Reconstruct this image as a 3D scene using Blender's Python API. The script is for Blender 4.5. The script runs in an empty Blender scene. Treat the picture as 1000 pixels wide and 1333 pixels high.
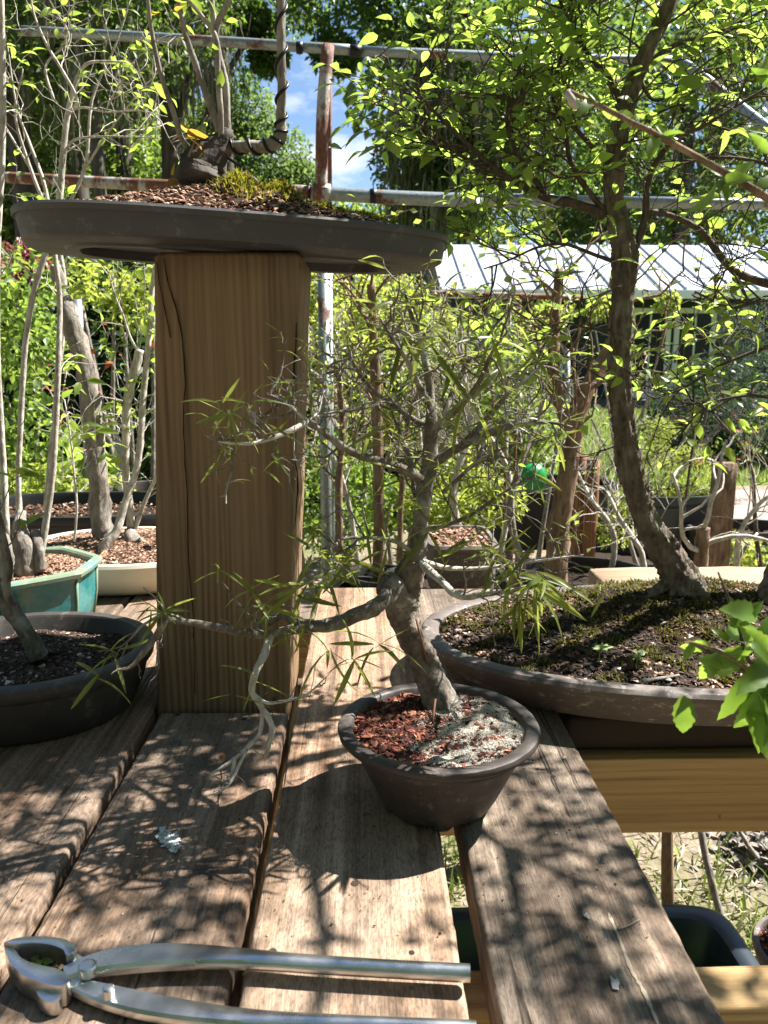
import bpy, bmesh, math, random
import numpy as np
from mathutils import Matrix, Vector, Euler

# ------------------------------------------------------------------ camera, sky, sun, exposure
scene = bpy.context.scene
COL = scene.collection
R = math.radians
EYE = np.array([0.0, 0.0, 1.125])          # the phone, 37 cm above the bench top
BENCH = 0.75                                # height of the bench top
PITCH, YAW, FOCAL = R(-11.1), R(1.35), 1025.0

cam_data = bpy.data.cameras.new('camera')
cam = bpy.data.objects.new('camera', cam_data)
COL.objects.link(cam)
cam.location = EYE
cam.rotation_euler = (R(90) + PITCH, 0, -YAW)
cam_data.sensor_fit = 'VERTICAL'
cam_data.sensor_height = 36.0
cam_data.lens = 36.0 * FOCAL / 1333.0
cam_data.clip_start = 0.02
cam_data.clip_end = 2000.0
cam_data.dof.use_dof = True
cam_data.dof.focus_distance = 0.80
cam_data.dof.aperture_fstop = 17.0
scene.camera = cam

SUN_EL = R(52)
SUN_DIR = Vector((0.93 * math.cos(SUN_EL), 0.367 * math.cos(SUN_EL), math.sin(SUN_EL))).normalized()   # towards the sun

world = bpy.data.worlds.new("World")
scene.world = world
world.use_nodes = True
wn, wl = world.node_tree.nodes, world.node_tree.links
wn.clear()
w_out = wn.new('ShaderNodeOutputWorld')
w_bg = wn.new('ShaderNodeBackground')
w_bg.inputs['Strength'].default_value = 0.05
sky = wn.new('ShaderNodeTexSky')
sky.sky_type = 'NISHITA'
sky.sun_disc = False
sky.sun_elevation = SUN_EL
sky.sun_rotation = math.atan2(SUN_DIR.x, SUN_DIR.y)
sky.air_density = 1.0
sky.dust_density = 0.3
sky.ozone_density = 4.0
w_tc = wn.new('ShaderNodeTexCoord')
w_map = wn.new('ShaderNodeMapping')
w_map.inputs['Scale'].default_value = (1.0, 1.0, 2.2)
w_map.inputs['Location'].default_value = (0.35, 0.1, 0.12)
w_noise = wn.new('ShaderNodeTexNoise')
w_noise.inputs['Scale'].default_value = 4.2
w_noise.inputs['Detail'].default_value = 9.0
w_noise.inputs['Roughness'].default_value = 0.56
w_ramp = wn.new('ShaderNodeValToRGB')
w_ramp.color_ramp.elements[0].position = 0.57
w_ramp.color_ramp.elements[1].position = 0.70
w_mix = wn.new('ShaderNodeMixRGB')
w_mix.inputs['Color2'].default_value = (7.5, 7.6, 7.9, 1)
wl.new(w_tc.outputs['Generated'], w_map.inputs['Vector'])
wl.new(w_map.outputs['Vector'], w_noise.inputs['Vector'])
wl.new(w_noise.outputs['Fac'], w_ramp.inputs['Fac'])
wl.new(w_ramp.outputs['Color'], w_mix.inputs['Fac'])
wl.new(sky.outputs['Color'], w_mix.inputs['Color1'])
wl.new(w_mix.outputs['Color'], w_bg.inputs['Color'])
wl.new(w_bg.outputs['Background'], w_out.inputs['Surface'])

sun_data = bpy.data.lights.new('sun', 'SUN')
sun_data.energy = 5.0
sun_data.angle = R(0.53)
sun_data.color = (1.0, 0.95, 0.87)
sun = bpy.data.objects.new('sun', sun_data)
COL.objects.link(sun)
sun.rotation_euler = SUN_DIR.to_track_quat('Z', 'Y').to_euler()
sun.location = (6, 3, 12)

scene.view_settings.view_transform = 'Standard'
scene.view_settings.look = 'None'
scene.view_settings.exposure = 1.9
scene.view_settings.gamma = 1.0
scene.view_settings.use_curve_mapping = False
scene.render.engine = 'CYCLES'
scene.cycles.max_bounces = 7
scene.cycles.diffuse_bounces = 4
scene.cycles.glossy_bounces = 3
scene.cycles.transmission_bounces = 4
scene.cycles.transparent_max_bounces = 4

# ------------------------------------------------------------------ where a line of sight meets a depth or a height
_fw = np.array([math.sin(YAW) * math.cos(PITCH), math.cos(YAW) * math.cos(PITCH), math.sin(PITCH)])
_rt = np.array([math.cos(YAW), -math.sin(YAW), 0.0])
_up = np.cross(_rt, _fw)

def at(px, py, y):
    """The place y metres in front that the photograph shows at px, py."""
    d = _fw + (px - 500) / FOCAL * _rt + (666.5 - py) / FOCAL * _up
    return EYE + d * (y / d[1])

def on(px, py, z=BENCH):
    """The place at height z that the photograph shows at px, py."""
    d = _fw + (px - 500) / FOCAL * _rt + (666.5 - py) / FOCAL * _up
    return EYE + d * ((z - EYE[2]) / d[2])

def seen(pts):
    """Pixel x, y and depth of points (n,3)."""
    d = np.atleast_2d(pts) - EYE
    k = d @ _fw
    ks = np.where(k > 1e-3, k, 1e-3)
    return 500 + FOCAL * (d @ _rt) / ks, 666.5 - FOCAL * (d @ _up) / ks, k

def unit(v):
    v = np.asarray(v, float)
    return v / np.maximum(np.linalg.norm(v, axis=-1, keepdims=True), 1e-9)

# ------------------------------------------------------------------ meshes
class Shape:
    """Collects vertices and faces; one Shape becomes one mesh object."""
    def __init__(s):
        s.v, s.q, s.t, s.r, s.n = [], [], [], [], 0
    def add(s, v, quads=None, tris=None, rnd=0.5):
        v = np.asarray(v, float).reshape(-1, 3)
        s.v.append(v)
        if quads is not None and len(quads): s.q.append(np.asarray(quads, int).reshape(-1, 4) + s.n)
        if tris is not None and len(tris): s.t.append(np.asarray(tris, int).reshape(-1, 3) + s.n)
        s.r.append(np.broadcast_to(np.asarray(rnd, float), (len(v),)))
        s.n += len(v)
        return s
    def mesh(s, name, origin=(0, 0, 0), smooth=True):
        me = bpy.data.meshes.new(name)
        v = np.concatenate(s.v) - np.asarray(origin, float)
        q = np.concatenate(s.q) if s.q else np.zeros((0, 4), int)
        t = np.concatenate(s.t) if s.t else np.zeros((0, 3), int)
        me.vertices.add(len(v)); me.vertices.foreach_set('co', v.ravel())
        me.loops.add(q.size + t.size); me.loops.foreach_set('vertex_index', np.concatenate([q.ravel(), t.ravel()]))
        me.polygons.add(len(q) + len(t))
        ls = np.concatenate([np.arange(len(q)) * 4, q.size + np.arange(len(t)) * 3])
        me.polygons.foreach_set('loop_start', ls)
        me.polygons.foreach_set('use_smooth', np.full(len(ls), smooth))
        a = me.attributes.new('rnd', 'FLOAT', 'POINT'); a.data.foreach_set('value', np.concatenate(s.r))
        me.update(calc_edges=True)
        me.validate()
        return me

def part(name, shape, mat, parent=None, smooth=True, kind=None, label=None):
    """One mesh object under its thing (its vertices are given in world places)."""
    o3 = np.zeros(3)
    p = parent
    while p is not None:
        o3 = o3 + np.array(p.location); p = p.parent
    me = shape if isinstance(shape, bpy.types.Mesh) else shape.mesh(name, o3, smooth)
    o = bpy.data.objects.new(name, me)
    if not me.materials: me.materials.append(mat)
    if name in ('pot_wall', 'tub_wall', 'rim'): me.set_sharp_from_angle(angle=R(40))
    COL.objects.link(o)
    if parent is not None: o.parent = parent
    if kind: o['kind'] = kind
    if label: o['label'] = label
    return o

def thing(name, label, cat, loc=(0, 0, 0), group=None):
    o = bpy.data.objects.new(name, None)
    o.empty_display_size = 0.05
    o.location = tuple(float(c) for c in loc)
    COL.objects.link(o)
    o['label'] = label; o['category'] = cat
    if group: o['group'] = group
    return o

def single(name, shape, mat, label, cat, loc=(0, 0, 0), group=None, smooth=True):
    me = shape.mesh(name, loc, smooth)
    o = bpy.data.objects.new(name, me); me.materials.append(mat)
    o.location = tuple(float(c) for c in loc); COL.objects.link(o)
    o['label'] = label; o['category'] = cat
    if group: o['group'] = group
    return o

def setting(name, shape, mat, kind='structure', label=None, smooth=False, cat=None):
    o = part(name, shape, mat, None, smooth, kind, label)
    return o

# ---- curves and tubes
def smooth_path(p, n=8):
    p = np.asarray(p, float)
    if len(p) < 3:
        t = np.linspace(0, 1, n)[:, None]
        return p[0] * (1 - t) + p[-1] * t
    e = np.vstack([2 * p[0] - p[1], p, 2 * p[-1] - p[-2]])
    out = []
    for i in range(1, len(e) - 2):
        a, b, c, d = e[i - 1], e[i], e[i + 1], e[i + 2]
        t = np.linspace(0, 1, n, endpoint=False)[:, None]
        out.append(0.5 * (2 * b + (c - a) * t + (2 * a - 5 * b + 4 * c - d) * t * t + (3 * b - a - 3 * c + d) * t ** 3))
    out.append(p[-1:])
    return np.vstack(out)

def spread(vals, n):
    vals = np.asarray(vals, float)
    return np.interp(np.linspace(0, 1, n), np.linspace(0, 1, len(vals)), vals)

def tube(s, path, rad, sides=7, rough=0.0, cap=True, flat=1.0, seed=0, rnd=0.5, furrow=0):
    """Sweeps a ring along path; rough makes bark-like bumps, furrow the number of lengthwise ridges."""
    p = np.asarray(path, float); n = len(p)
    rad = np.broadcast_to(np.asarray(rad, float), (n,)) if np.ndim(rad) == 0 or len(np.atleast_1d(rad)) == n else spread(rad, n)
    tan = unit(np.gradient(p, axis=0))
    ref = np.array([0.0, 0, 1]) if abs(tan[0][2]) < 0.9 else np.array([1.0, 0, 0])
    u = np.zeros((n, 3)); c = unit(np.cross(ref, tan[0]))
    for i in range(n):
        c = c - tan[i] * np.dot(c, tan[i]); c = c / max(np.linalg.norm(c), 1e-9); u[i] = c
    w = np.cross(tan, u)
    th = np.arange(sides) * 2 * math.pi / sides
    k = np.ones((n, sides))
    if rough:
        g = np.random.default_rng(seed)
        L = np.concatenate([[0], np.cumsum(np.linalg.norm(np.diff(p, axis=0), axis=1))])[:, None] / max(rad.max(), 1e-4)
        for j in range(7):
            f = g.integers(1, 4) if j < 3 or not furrow else g.integers(max(2, furrow - 3), furrow + 3)
            k += rough * 0.45 * np.sin(f * th[None] + g.uniform(0.1, 1.6) * L + g.uniform(0, 6.3)) * np.sin(g.uniform(.3, 1.7) * L + g.uniform(0, 6.3))
        k += rough * 0.35 * g.normal(size=k.shape)
    v = p[:, None] + rad[:, None, None] * k[..., None] * (np.cos(th)[None, :, None] * u[:, None] + flat * np.sin(th)[None, :, None] * w[:, None])
    v = v.reshape(-1, 3)
    i = np.arange(n - 1)[:, None] * sides; j = np.arange(sides)[None]; j2 = (j + 1) % sides
    q = np.stack([i + j, i + j2, i + sides + j2, i + sides + j], -1).reshape(-1, 4)
    t = None
    if cap:
        v = np.vstack([v, p[:1], p[-1:]])
        a, b = n * sides, n * sides + 1; m = (n - 1) * sides
        t = [(a, (x + 1) % sides, x) for x in range(sides)] + [(b, m + x, m + (x + 1) % sides) for x in range(sides)]
    s.add(v, q, t, rnd)
    return s

def box(s, x0, x1, y0, y1, z0, z1, rnd=0.5, rot=None, c=None):
    v = np.array([(x, y, z) for x in (x0, x1) for y in (y0, y1) for z in (z0, z1)], float)
    if rot is not None:
        c = np.asarray(c if c is not None else v.mean(0)); v = (v - c) @ np.array(rot).T + c
    s.add(v, [(0, 1, 3, 2), (4, 6, 7, 5), (0, 4, 5, 1), (2, 3, 7, 6), (0, 2, 6, 4), (1, 5, 7, 3)], None, rnd)
    return s

def rotz(a): return np.array(Euler((0, 0, a)).to_matrix())

def timber(s, a, b, w, h, side=None, n=16, bev=0.005, wob=0.0008, seed=0):
    """A sawn timber from a to b (centre line), width w, height h, eased edges, slightly uneven."""
    g = np.random.default_rng(seed)
    a, b = np.asarray(a, float), np.asarray(b, float); d = unit(b - a)
    side = unit(np.asarray(side if side is not None else np.cross(d, [0, 0, 1.0]), float)); upv = np.cross(side, d)
    prof = []
    for cx, cz, a0 in ((1, 1, 0), (-1, 1, 90), (-1, -1, 180), (1, -1, 270)):
        for k in range(4):
            an = R(a0 + 30 * k)
            prof.append((cx * (w / 2 - bev) + bev * math.cos(an), cz * (h / 2 - bev) + bev * math.sin(an)))
    prof = np.array(prof); m = len(prof)
    ts = np.concatenate([[0, 0.0], np.linspace(0, 1, n), [1.0, 1]]); L = np.linalg.norm(b - a)
    ins = np.array([bev * 1.0, 0.0]); V = []
    for i, t in enumerate(ts):
        sc = 1.0
        off = g.normal(0, wob, (m, 2)) if wob else 0
        tt = t
        if i == 0: sc = 0.0
        elif i == len(ts) - 1: sc = 0.0
        elif i == 1: tt = 0.0; pr = prof * (1 - 2 * bev / np.array([w, h])); off = 0
        elif i == len(ts) - 2: tt = 1.0; pr = prof * (1 - 2 * bev / np.array([w, h])); off = 0
        else:
            pr = prof
            tt = np.clip(t, bev / L, 1 - bev / L)
        pp = pr * sc + off if sc else np.zeros((m, 2))
        V.append(a + d * (L * tt) + pp[:, :1] * side + pp[:, 1:] * upv)
    V = np.concatenate(V)
    N = len(ts)
    i = np.arange(N - 1)[:, None] * m; j = np.arange(m)[None]; j2 = (j + 1) % m
    q = np.stack([i + j, i + j2, i + m + j2, i + m + j], -1).reshape(-1, 4)
    s.add(V, q)
    return s

def lathe(s, prof, cx, cy, rx, ry, power=2.0, seg=64, yaw=0.0, rnd=0.5, wob=0.0, seed=0):
    """A pot wall: prof is a list of (inset from the rim outline, height)."""
    th = np.arange(seg) * 2 * math.pi / seg
    cs, sn = np.cos(th), np.sin(th)
    V = []
    g = np.random.default_rng(seed)
    for d, z in prof:
        a, b = max(rx - d, 1e-4), max(ry - d, 1e-4)
        x = a * np.sign(cs) * np.abs(cs) ** (2 / power); y = b * np.sign(sn) * np.abs(sn) ** (2 / power)
        V.append(np.stack([cx + x * math.cos(yaw) - y * math.sin(yaw), cy + x * math.sin(yaw) + y * math.cos(yaw), np.full(seg, z)], -1))
    V = np.concatenate(V)
    if wob: V = V + g.normal(0, wob, V.shape)
    n = len(prof)
    i = np.arange(n - 1)[:, None] * seg; j = np.arange(seg)[None]; j2 = (j + 1) % seg
    q = np.stack([i + j, i + j2, i + seg + j2, i + seg + j], -1).reshape(-1, 4)
    s.add(V, q, None, rnd)
    return s

def mound(s, cx, cy, rx, ry, hfun, rings=14, seg=48, power=2.0, yaw=0.0, tilt=None):
    """Soil surface inside a pot: hfun(x, y, t) gives the height, t runs 0..1 to the rim."""
    th = np.arange(seg) * 2 * math.pi / seg
    cs, sn = np.cos(th), np.sin(th)
    ex = np.sign(cs) * np.abs(cs) ** (2 / power); ey = np.sign(sn) * np.abs(sn) ** (2 / power)
    V = []
    for k in range(rings + 1):
        t = max(k / rings, 1e-3)
        x = rx * t * ex; y = ry * t * ey
        X = cx + x * math.cos(yaw) - y * math.sin(yaw); Y = cy + x * math.sin(yaw) + y * math.cos(yaw)
        V.append(np.stack([X, Y, np.array([hfun(a, b, t) for a, b in zip(X, Y)])], -1))
    V = np.concatenate(V)
    i = np.arange(rings)[:, None] * seg; j = np.arange(seg)[None]; j2 = (j + 1) % seg
    q = np.stack([i + j, i + j2, i + seg + j2, i + seg + j], -1).reshape(-1, 4)
    s.add(V, q)
    return s

def in_oval(g, n, cx, cy, rx, ry, power=2.0, yaw=0.0):
    x = g.uniform(-1, 1, n * 2); y = g.uniform(-1, 1, n * 2)
    k = (np.abs(x) ** power + np.abs(y) ** power) < 1
    x, y = x[k][:n] * rx, y[k][:n] * ry
    return cx + x * math.cos(yaw) - y * math.sin(yaw), cy + x * math.sin(yaw) + y * math.cos(yaw)

def chips(s, pos, size, g, flat=0.45, rnd=None):
    """Small broken bits (bark chips, grit): squashed irregular octahedra."""
    n = len(pos)
    base = np.array([(1, 0, 0), (-1, 0, 0), (0, 1, 0), (0, -1, 0), (0, 0, 1), (0, 0, -1)], float)
    f = np.array([(0, 2, 4), (2, 1, 4), (1, 3, 4), (3, 0, 4), (2, 0, 5), (1, 2, 5), (3, 1, 5), (0, 3, 5)])
    k = base[None] * g.uniform(0.55, 1.3, (n, 6, 1)) * np.stack([np.ones(n), g.uniform(.5, 1, n), np.full(n, flat)], -1)[:, None]
    a = g.uniform(0, 6.283, n); tx = g.normal(0, .35, n); ty = g.normal(0, .35, n)
    M = np.array([np.array(Euler((tx[i], ty[i], a[i])).to_matrix()) for i in range(n)])
    v = np.einsum('nij,nkj->nki', M, k) * np.broadcast_to(np.asarray(size, float), (n,))[:, None, None] + np.asarray(pos)[:, None]
    r = g.uniform(0, 1, n) if rnd is None else rnd
    s.add(v.reshape(-1, 3), None, (f[None] + np.arange(n)[:, None, None] * 6).reshape(-1, 3), np.repeat(r, 6))
    return s

def tufts(s, pos, g, h, w, lean=0.5, rnd=None):
    """Upright thin blades (moss, grass): one bent triangle pair each."""
    n = len(pos); a = g.uniform(0, 6.283, n)
    d = np.stack([np.cos(a), np.sin(a), np.zeros(n)], -1); e = np.stack([-np.sin(a), np.cos(a), np.zeros(n)], -1)
    hh = (np.broadcast_to(np.asarray(h, float), (n,)) * g.uniform(.5, 1.3, n))[:, None]
    ln = (g.uniform(0, lean, n))[:, None] * hh
    p = np.asarray(pos); ww = np.broadcast_to(np.asarray(w, float), (n,))[:, None]
    z = np.array([0, 0, 1.0])
    v = np.stack([p - e * ww, p + e * ww, p + d * ln * .45 + z * hh * .6 + e * ww * .6, p + d * ln * .45 + z * hh * .6 - e * ww * .6, p + d * ln + z * hh], 1)
    r = g.uniform(0, 1, n) if rnd is None else rnd
    o = np.arange(n)[:, None] * 5
    s.add(v.reshape(-1, 3), np.array([[0, 1, 2, 3]]) + o, np.array([[3, 2, 4]]) + o, np.repeat(r, 5))
    return s

# ---- leaves
def leaf_template(widths, ts, fold=0.15, curl=0.15, teeth=0.0):
    V, Q, T = [], [], []
    n = len(ts)
    for i, (t, w) in enumerate(zip(ts, widths)):
        z = -curl * t * t
        ww = w * (1 + (teeth if i % 2 else -teeth))
        V += [(-ww, t, z + fold * w), (0, t, z), (ww, t, z + fold * w)]
    for i in range(n - 1):
        a, b = i * 3, i * 3 + 3
        Q += [(a, a + 1, b + 1, b), (a + 1, a + 2, b + 2, b + 1)]
    return np.array(V, float), np.array(Q, int)

OVATE = leaf_template([.012, .20, .27, .20, .10, .004], [0, .18, .42, .68, .86, 1], .25, .14)
BROAD = leaf_template([.015, .30, .36, .27, .12, .004], [0, .15, .4, .66, .86, 1], .2, .2)
LANCE = leaf_template([.008, .040, .056, .048, .028, .003], [0, .15, .4, .65, .87, 1], .35, .22)
LANCES = [leaf_template([.008, .036 * k, .054 * k, .047 * k, .027 * k, .003], [0, .15, .4, .65, .87, 1], f, c) for k, f, c in ((1, .35, .08), (1.1, .6, .28), (.85, .3, .5))]
OVATES = [leaf_template([.012, .20 * k, .27 * k, .20 * k, .10 * k, .004], [0, .18, .42, .68, .86, 1], f, c) for k, f, c in ((.85, .3, .14), (.68, .6, .35), (.95, .15, .5))]
SIMPLE = leaf_template([.03, .30, .005], [0, .45, 1], .3, .15)
SERRATE = leaf_template([.012, .13, .20, .25, .275, .28, .27, .25, .22, .185, .14, .09, .04, .004],
                        [0, .06, .13, .21, .3, .39, .48, .57, .66, .74, .82, .89, .95, 1], .18, .16, .05)

def leaf_frames(d, g, tilt=0.5, up=1.0):
    d = unit(d); n = len(d)
    nz = (np.array(up, float) if np.ndim(up) else np.array([0, 0, up])) + g.normal(0, tilt, (n, 3))
    x = unit(np.cross(d, nz)); z = np.cross(x, d)
    return np.stack([x, d, z], -1)

def leaf_cloud(s, tmpl, pos, M, size, g, rnd=None):
    V, Q = tmpl; n = len(pos)
    v = np.einsum('nij,kj->nki', M, V) * np.broadcast_to(np.asarray(size, float), (n,))[:, None, None] + np.asarray(pos)[:, None]
    r = g.uniform(0, 1, n) if rnd is None else rnd
    s.add(v.reshape(-1, 3), (Q[None] + (np.arange(n) * len(V))[:, None, None]).reshape(-1, 4), None, np.repeat(r, len(V)))
    return s

_leaf_mesh = {}
def dress(root, tmpl, key, pos, d, size, g, mat, tilt=0.5, up=1.0, limit=300, single_px=9, mass='foliage'):
    """Leaves of a plant: the largest in view as leaf parts, the rest as one part."""
    pos = np.asarray(pos); n = len(pos)
    if n == 0: return
    size = np.broadcast_to(np.asarray(size, float), (n,))
    M = leaf_frames(d, g, tilt, up)
    mid = pos + M[:, :, 1] * size[:, None] * .5
    x, y, k = seen(mid)
    big = np.where((x > -5) & (x < 1005) & (y > -5) & (y < 1338) & (k > .1), FOCAL * size / np.maximum(k, .05), 0)
    order = np.argsort(-big)
    pick = [i for i in order[:limit] if big[i] >= single_px]
    mk = (key, mat.name)
    if mk not in _leaf_mesh:
        m = Shape().add(tmpl[0], tmpl[1], None, 0.0).mesh('leaf'); m.materials.append(mat); _leaf_mesh[mk] = m
    o3 = np.array(root.location)
    for i in pick:
        o = bpy.data.objects.new('leaf', _leaf_mesh[mk])
        mm = np.eye(4); mm[:3, :3] = M[i] * size[i]; mm[:3, 3] = pos[i] - o3
        o.parent = root; o.matrix_basis = Matrix(mm.tolist()); COL.objects.link(o)
    rest = np.ones(n, bool); rest[pick] = False
    if rest.any():
        s = Shape(); leaf_cloud(s, tmpl, pos[rest], M[rest], size[rest], g)
        part(mass, s, mat, root, True, 'stuff')

def dress_varied(root, tmpls, key, pos, d, size, g, mat, tilt=.5, up=1.0, limit=300, single_px=9):
    pos, d = np.asarray(pos), np.asarray(d); k = g.integers(0, len(tmpls), len(pos)); size = np.broadcast_to(np.asarray(size, float), (len(pos),))
    for i, t in enumerate(tmpls):
        m = k == i; dress(root, t, key + str(i), pos[m], d[m], size[m], g, mat, tilt, up, limit // len(tmpls), single_px)

SERRATES = [leaf_template([.010, .09, .145, .18, .20, .205, .198, .185, .162, .135, .10, .065, .03, .003], [0, .06, .13, .21, .3, .39, .48, .57, .66, .74, .82, .89, .95, 1], f, c, .085) for f, c in ((.35, .12), (.6, .3), (.2, .45))]

# ---- branching
def along(path, t):
    path = np.asarray(path); n = len(path) - 1
    f = np.clip(t, 0, 1) * n; i = int(min(math.floor(f), n - 1)); w = f - i
    return path[i] * (1 - w) + path[i + 1] * w, unit(path[i + 1] - path[i])

def sprout(g, path, n, length, rad, levels=1, t0=0.2, fwd=0.5, up=0.25, side=0.9, wig=0.18, kids=4, shrink=0.55, steps=6, flat=None):
    """Random side shoots along path; returns [(points, r0, r1, level)]."""
    out = []
    for i in range(n):
        t = t0 + (1 - t0) * (i + g.uniform(0, 1)) / n
        p, tan = along(path, t)
        rv = unit(g.normal(size=3)); rv = unit(rv - tan * np.dot(rv, tan))
        if flat is not None: rv = unit(rv * np.array([1, 1, flat]))
        d = unit(tan * fwd + rv * side + np.array([0, 0, up]))
        L = length * g.uniform(.55, 1.25); pts = [p]
        for k in range(steps):
            d = unit(d + g.normal(0, wig, 3) + np.array([0, 0, up * .12]))
            pts.append(pts[-1] + d * L / steps)
        pts = np.array(pts)
        out.append((pts, rad, rad * .45, levels))
        if levels > 1:
            out += sprout(g, pts, kids, length * shrink, rad * .55, levels - 1, .25, fwd, up, side, wig, kids, shrink, max(steps - 1, 3), flat)
    return out

def twig_shape(s, shoots, sides=5, rnd=.5):
    for pts, r0, r1, lv in shoots:
        tube(s, pts, [r0, r1], sides if lv > 1 else 4, cap=False, rnd=rnd)
    return s

def bud_sites(g, shoots, per, lv=1, splay=.8, t0=.15, droop=0.0):
    """Where leaves sit: alternating along the last shoots; returns positions and directions."""
    P, D = [], []
    for pts, r0, r1, l in shoots:
        if l > lv: continue
        m = max(1, int(round(per * g.uniform(.6, 1.3))))
        for i in range(m):
            t = t0 + (1 - t0) * (i + 1) / m
            p, tan = along(pts, t)
            sd = np.cross(tan, [0, 0, 1.0]); sd = unit(sd + 1e-6) * (1 if i % 2 else -1)
            D.append(unit(tan * .7 + sd * splay + g.normal(0, .3, 3) + np.array([0, 0, -droop]))); P.append(p)
    return np.array(P), np.array(D)

def places(lst, y=None):
    return np.array([at(*p) if len(p) == 3 else at(p[0], p[1], y) for p in lst])
# ------------------------------------------------------------------ materials
class Mat:
    def __init__(s, name):
        s.m = bpy.data.materials.new(name); s.m.use_nodes = True
        s.nt = s.m.node_tree; s.n = s.nt.nodes; s.n.clear()
        s.out = s.n.new('ShaderNodeOutputMaterial')
        s.b = s.n.new('ShaderNodeBsdfPrincipled')
        s.nt.links.new(s.b.outputs[0], s.out.inputs['Surface'])
    def link(s, a, b): s.nt.links.new(a, b)
    def put(s, sock, v):
        if isinstance(v, bpy.types.NodeSocket): s.link(v, sock)
        elif isinstance(v, (tuple, list)) and len(v) == 3 and sock.type == 'RGBA': sock.default_value = (*v, 1)
        elif sock.type == 'RGBA': sock.default_value = (*v,) if hasattr(v, '__len__') else (v, v, v, 1)
        else: sock.default_value = v
    def coords(s, scale=(1, 1, 1), rand=True):
        tc = s.n.new('ShaderNodeTexCoord'); mp = s.n.new('ShaderNodeMapping'); mp.inputs['Scale'].default_value = scale
        src = tc.outputs['Object']
        if rand:
            oi = s.n.new('ShaderNodeObjectInfo'); ml = s.n.new('ShaderNodeMath'); ml.operation = 'MULTIPLY'; ml.inputs[1].default_value = 37.0
            s.link(oi.outputs['Random'], ml.inputs[0]); ad = s.n.new('ShaderNodeVectorMath'); ad.operation = 'ADD'
            s.link(src, ad.inputs[0]); s.link(ml.outputs[0], ad.inputs[1]); src = ad.outputs[0]
        s.link(src, mp.inputs['Vector']); return mp.outputs[0]
    def noise(s, vec, scale, detail=6, rough=.6, dist=0):
        n = s.n.new('ShaderNodeTexNoise'); s.link(vec, n.inputs['Vector']); n.inputs['Scale'].default_value = scale
        n.inputs['Detail'].default_value = detail; n.inputs['Roughness'].default_value = rough; n.inputs['Distortion'].default_value = dist
        return n.outputs['Fac']
    def voronoi(s, vec, scale, feature='F1'):
        n = s.n.new('ShaderNodeTexVoronoi'); n.feature = feature; s.link(vec, n.inputs['Vector']); n.inputs['Scale'].default_value = scale
        return n.outputs['Distance']
    def ramp(s, fac, stops):
        r = s.n.new('ShaderNodeValToRGB'); cr = r.color_ramp
        while len(cr.elements) < len(stops): cr.elements.new(.5)
        for e, (p, c) in zip(cr.elements, stops):
            e.position = p; e.color = (c, c, c, 1) if isinstance(c, (int, float)) else (*c, 1)
        s.link(fac, r.inputs['Fac']); return r.outputs['Color']
    def mix(s, fac, a, b, mode='MIX'):
        m = s.n.new('ShaderNodeMixRGB'); m.blend_type = mode
        s.put(m.inputs['Fac'], fac); s.put(m.inputs['Color1'], a); s.put(m.inputs['Color2'], b); return m.outputs['Color']
    def math(s, op, a, b=0.0):
        m = s.n.new('ShaderNodeMath'); m.operation = op; s.put(m.inputs[0], a); s.put(m.inputs[1], b); return m.outputs[0]
    def bump(s, h, strength=.4, dist=.002):
        b = s.n.new('ShaderNodeBump'); b.inputs['Strength'].default_value = strength; b.inputs['Distance'].default_value = dist
        s.link(h, b.inputs['Height']); s.link(b.outputs[0], s.b.inputs['Normal']); return b
    def rnd(s):
        a = s.n.new('ShaderNodeAttribute'); a.attribute_name = 'rnd'; oi = s.n.new('ShaderNodeObjectInfo')
        return s.math('FRACT', s.math('ADD', a.outputs['Fac'], oi.outputs['Random']))
    def only_rnd(s):
        a = s.n.new('ShaderNodeAttribute'); a.attribute_name = 'rnd'; return a.outputs['Fac']
    def set(s, color=None, rough=.6, metal=0.0, spec=.5):
        if color is not None: s.put(s.b.inputs['Base Color'], color)
        s.put(s.b.inputs['Roughness'], rough); s.put(s.b.inputs['Metallic'], metal)
        s.b.inputs['Specular IOR Level'].default_value = spec
        return s.m

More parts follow.
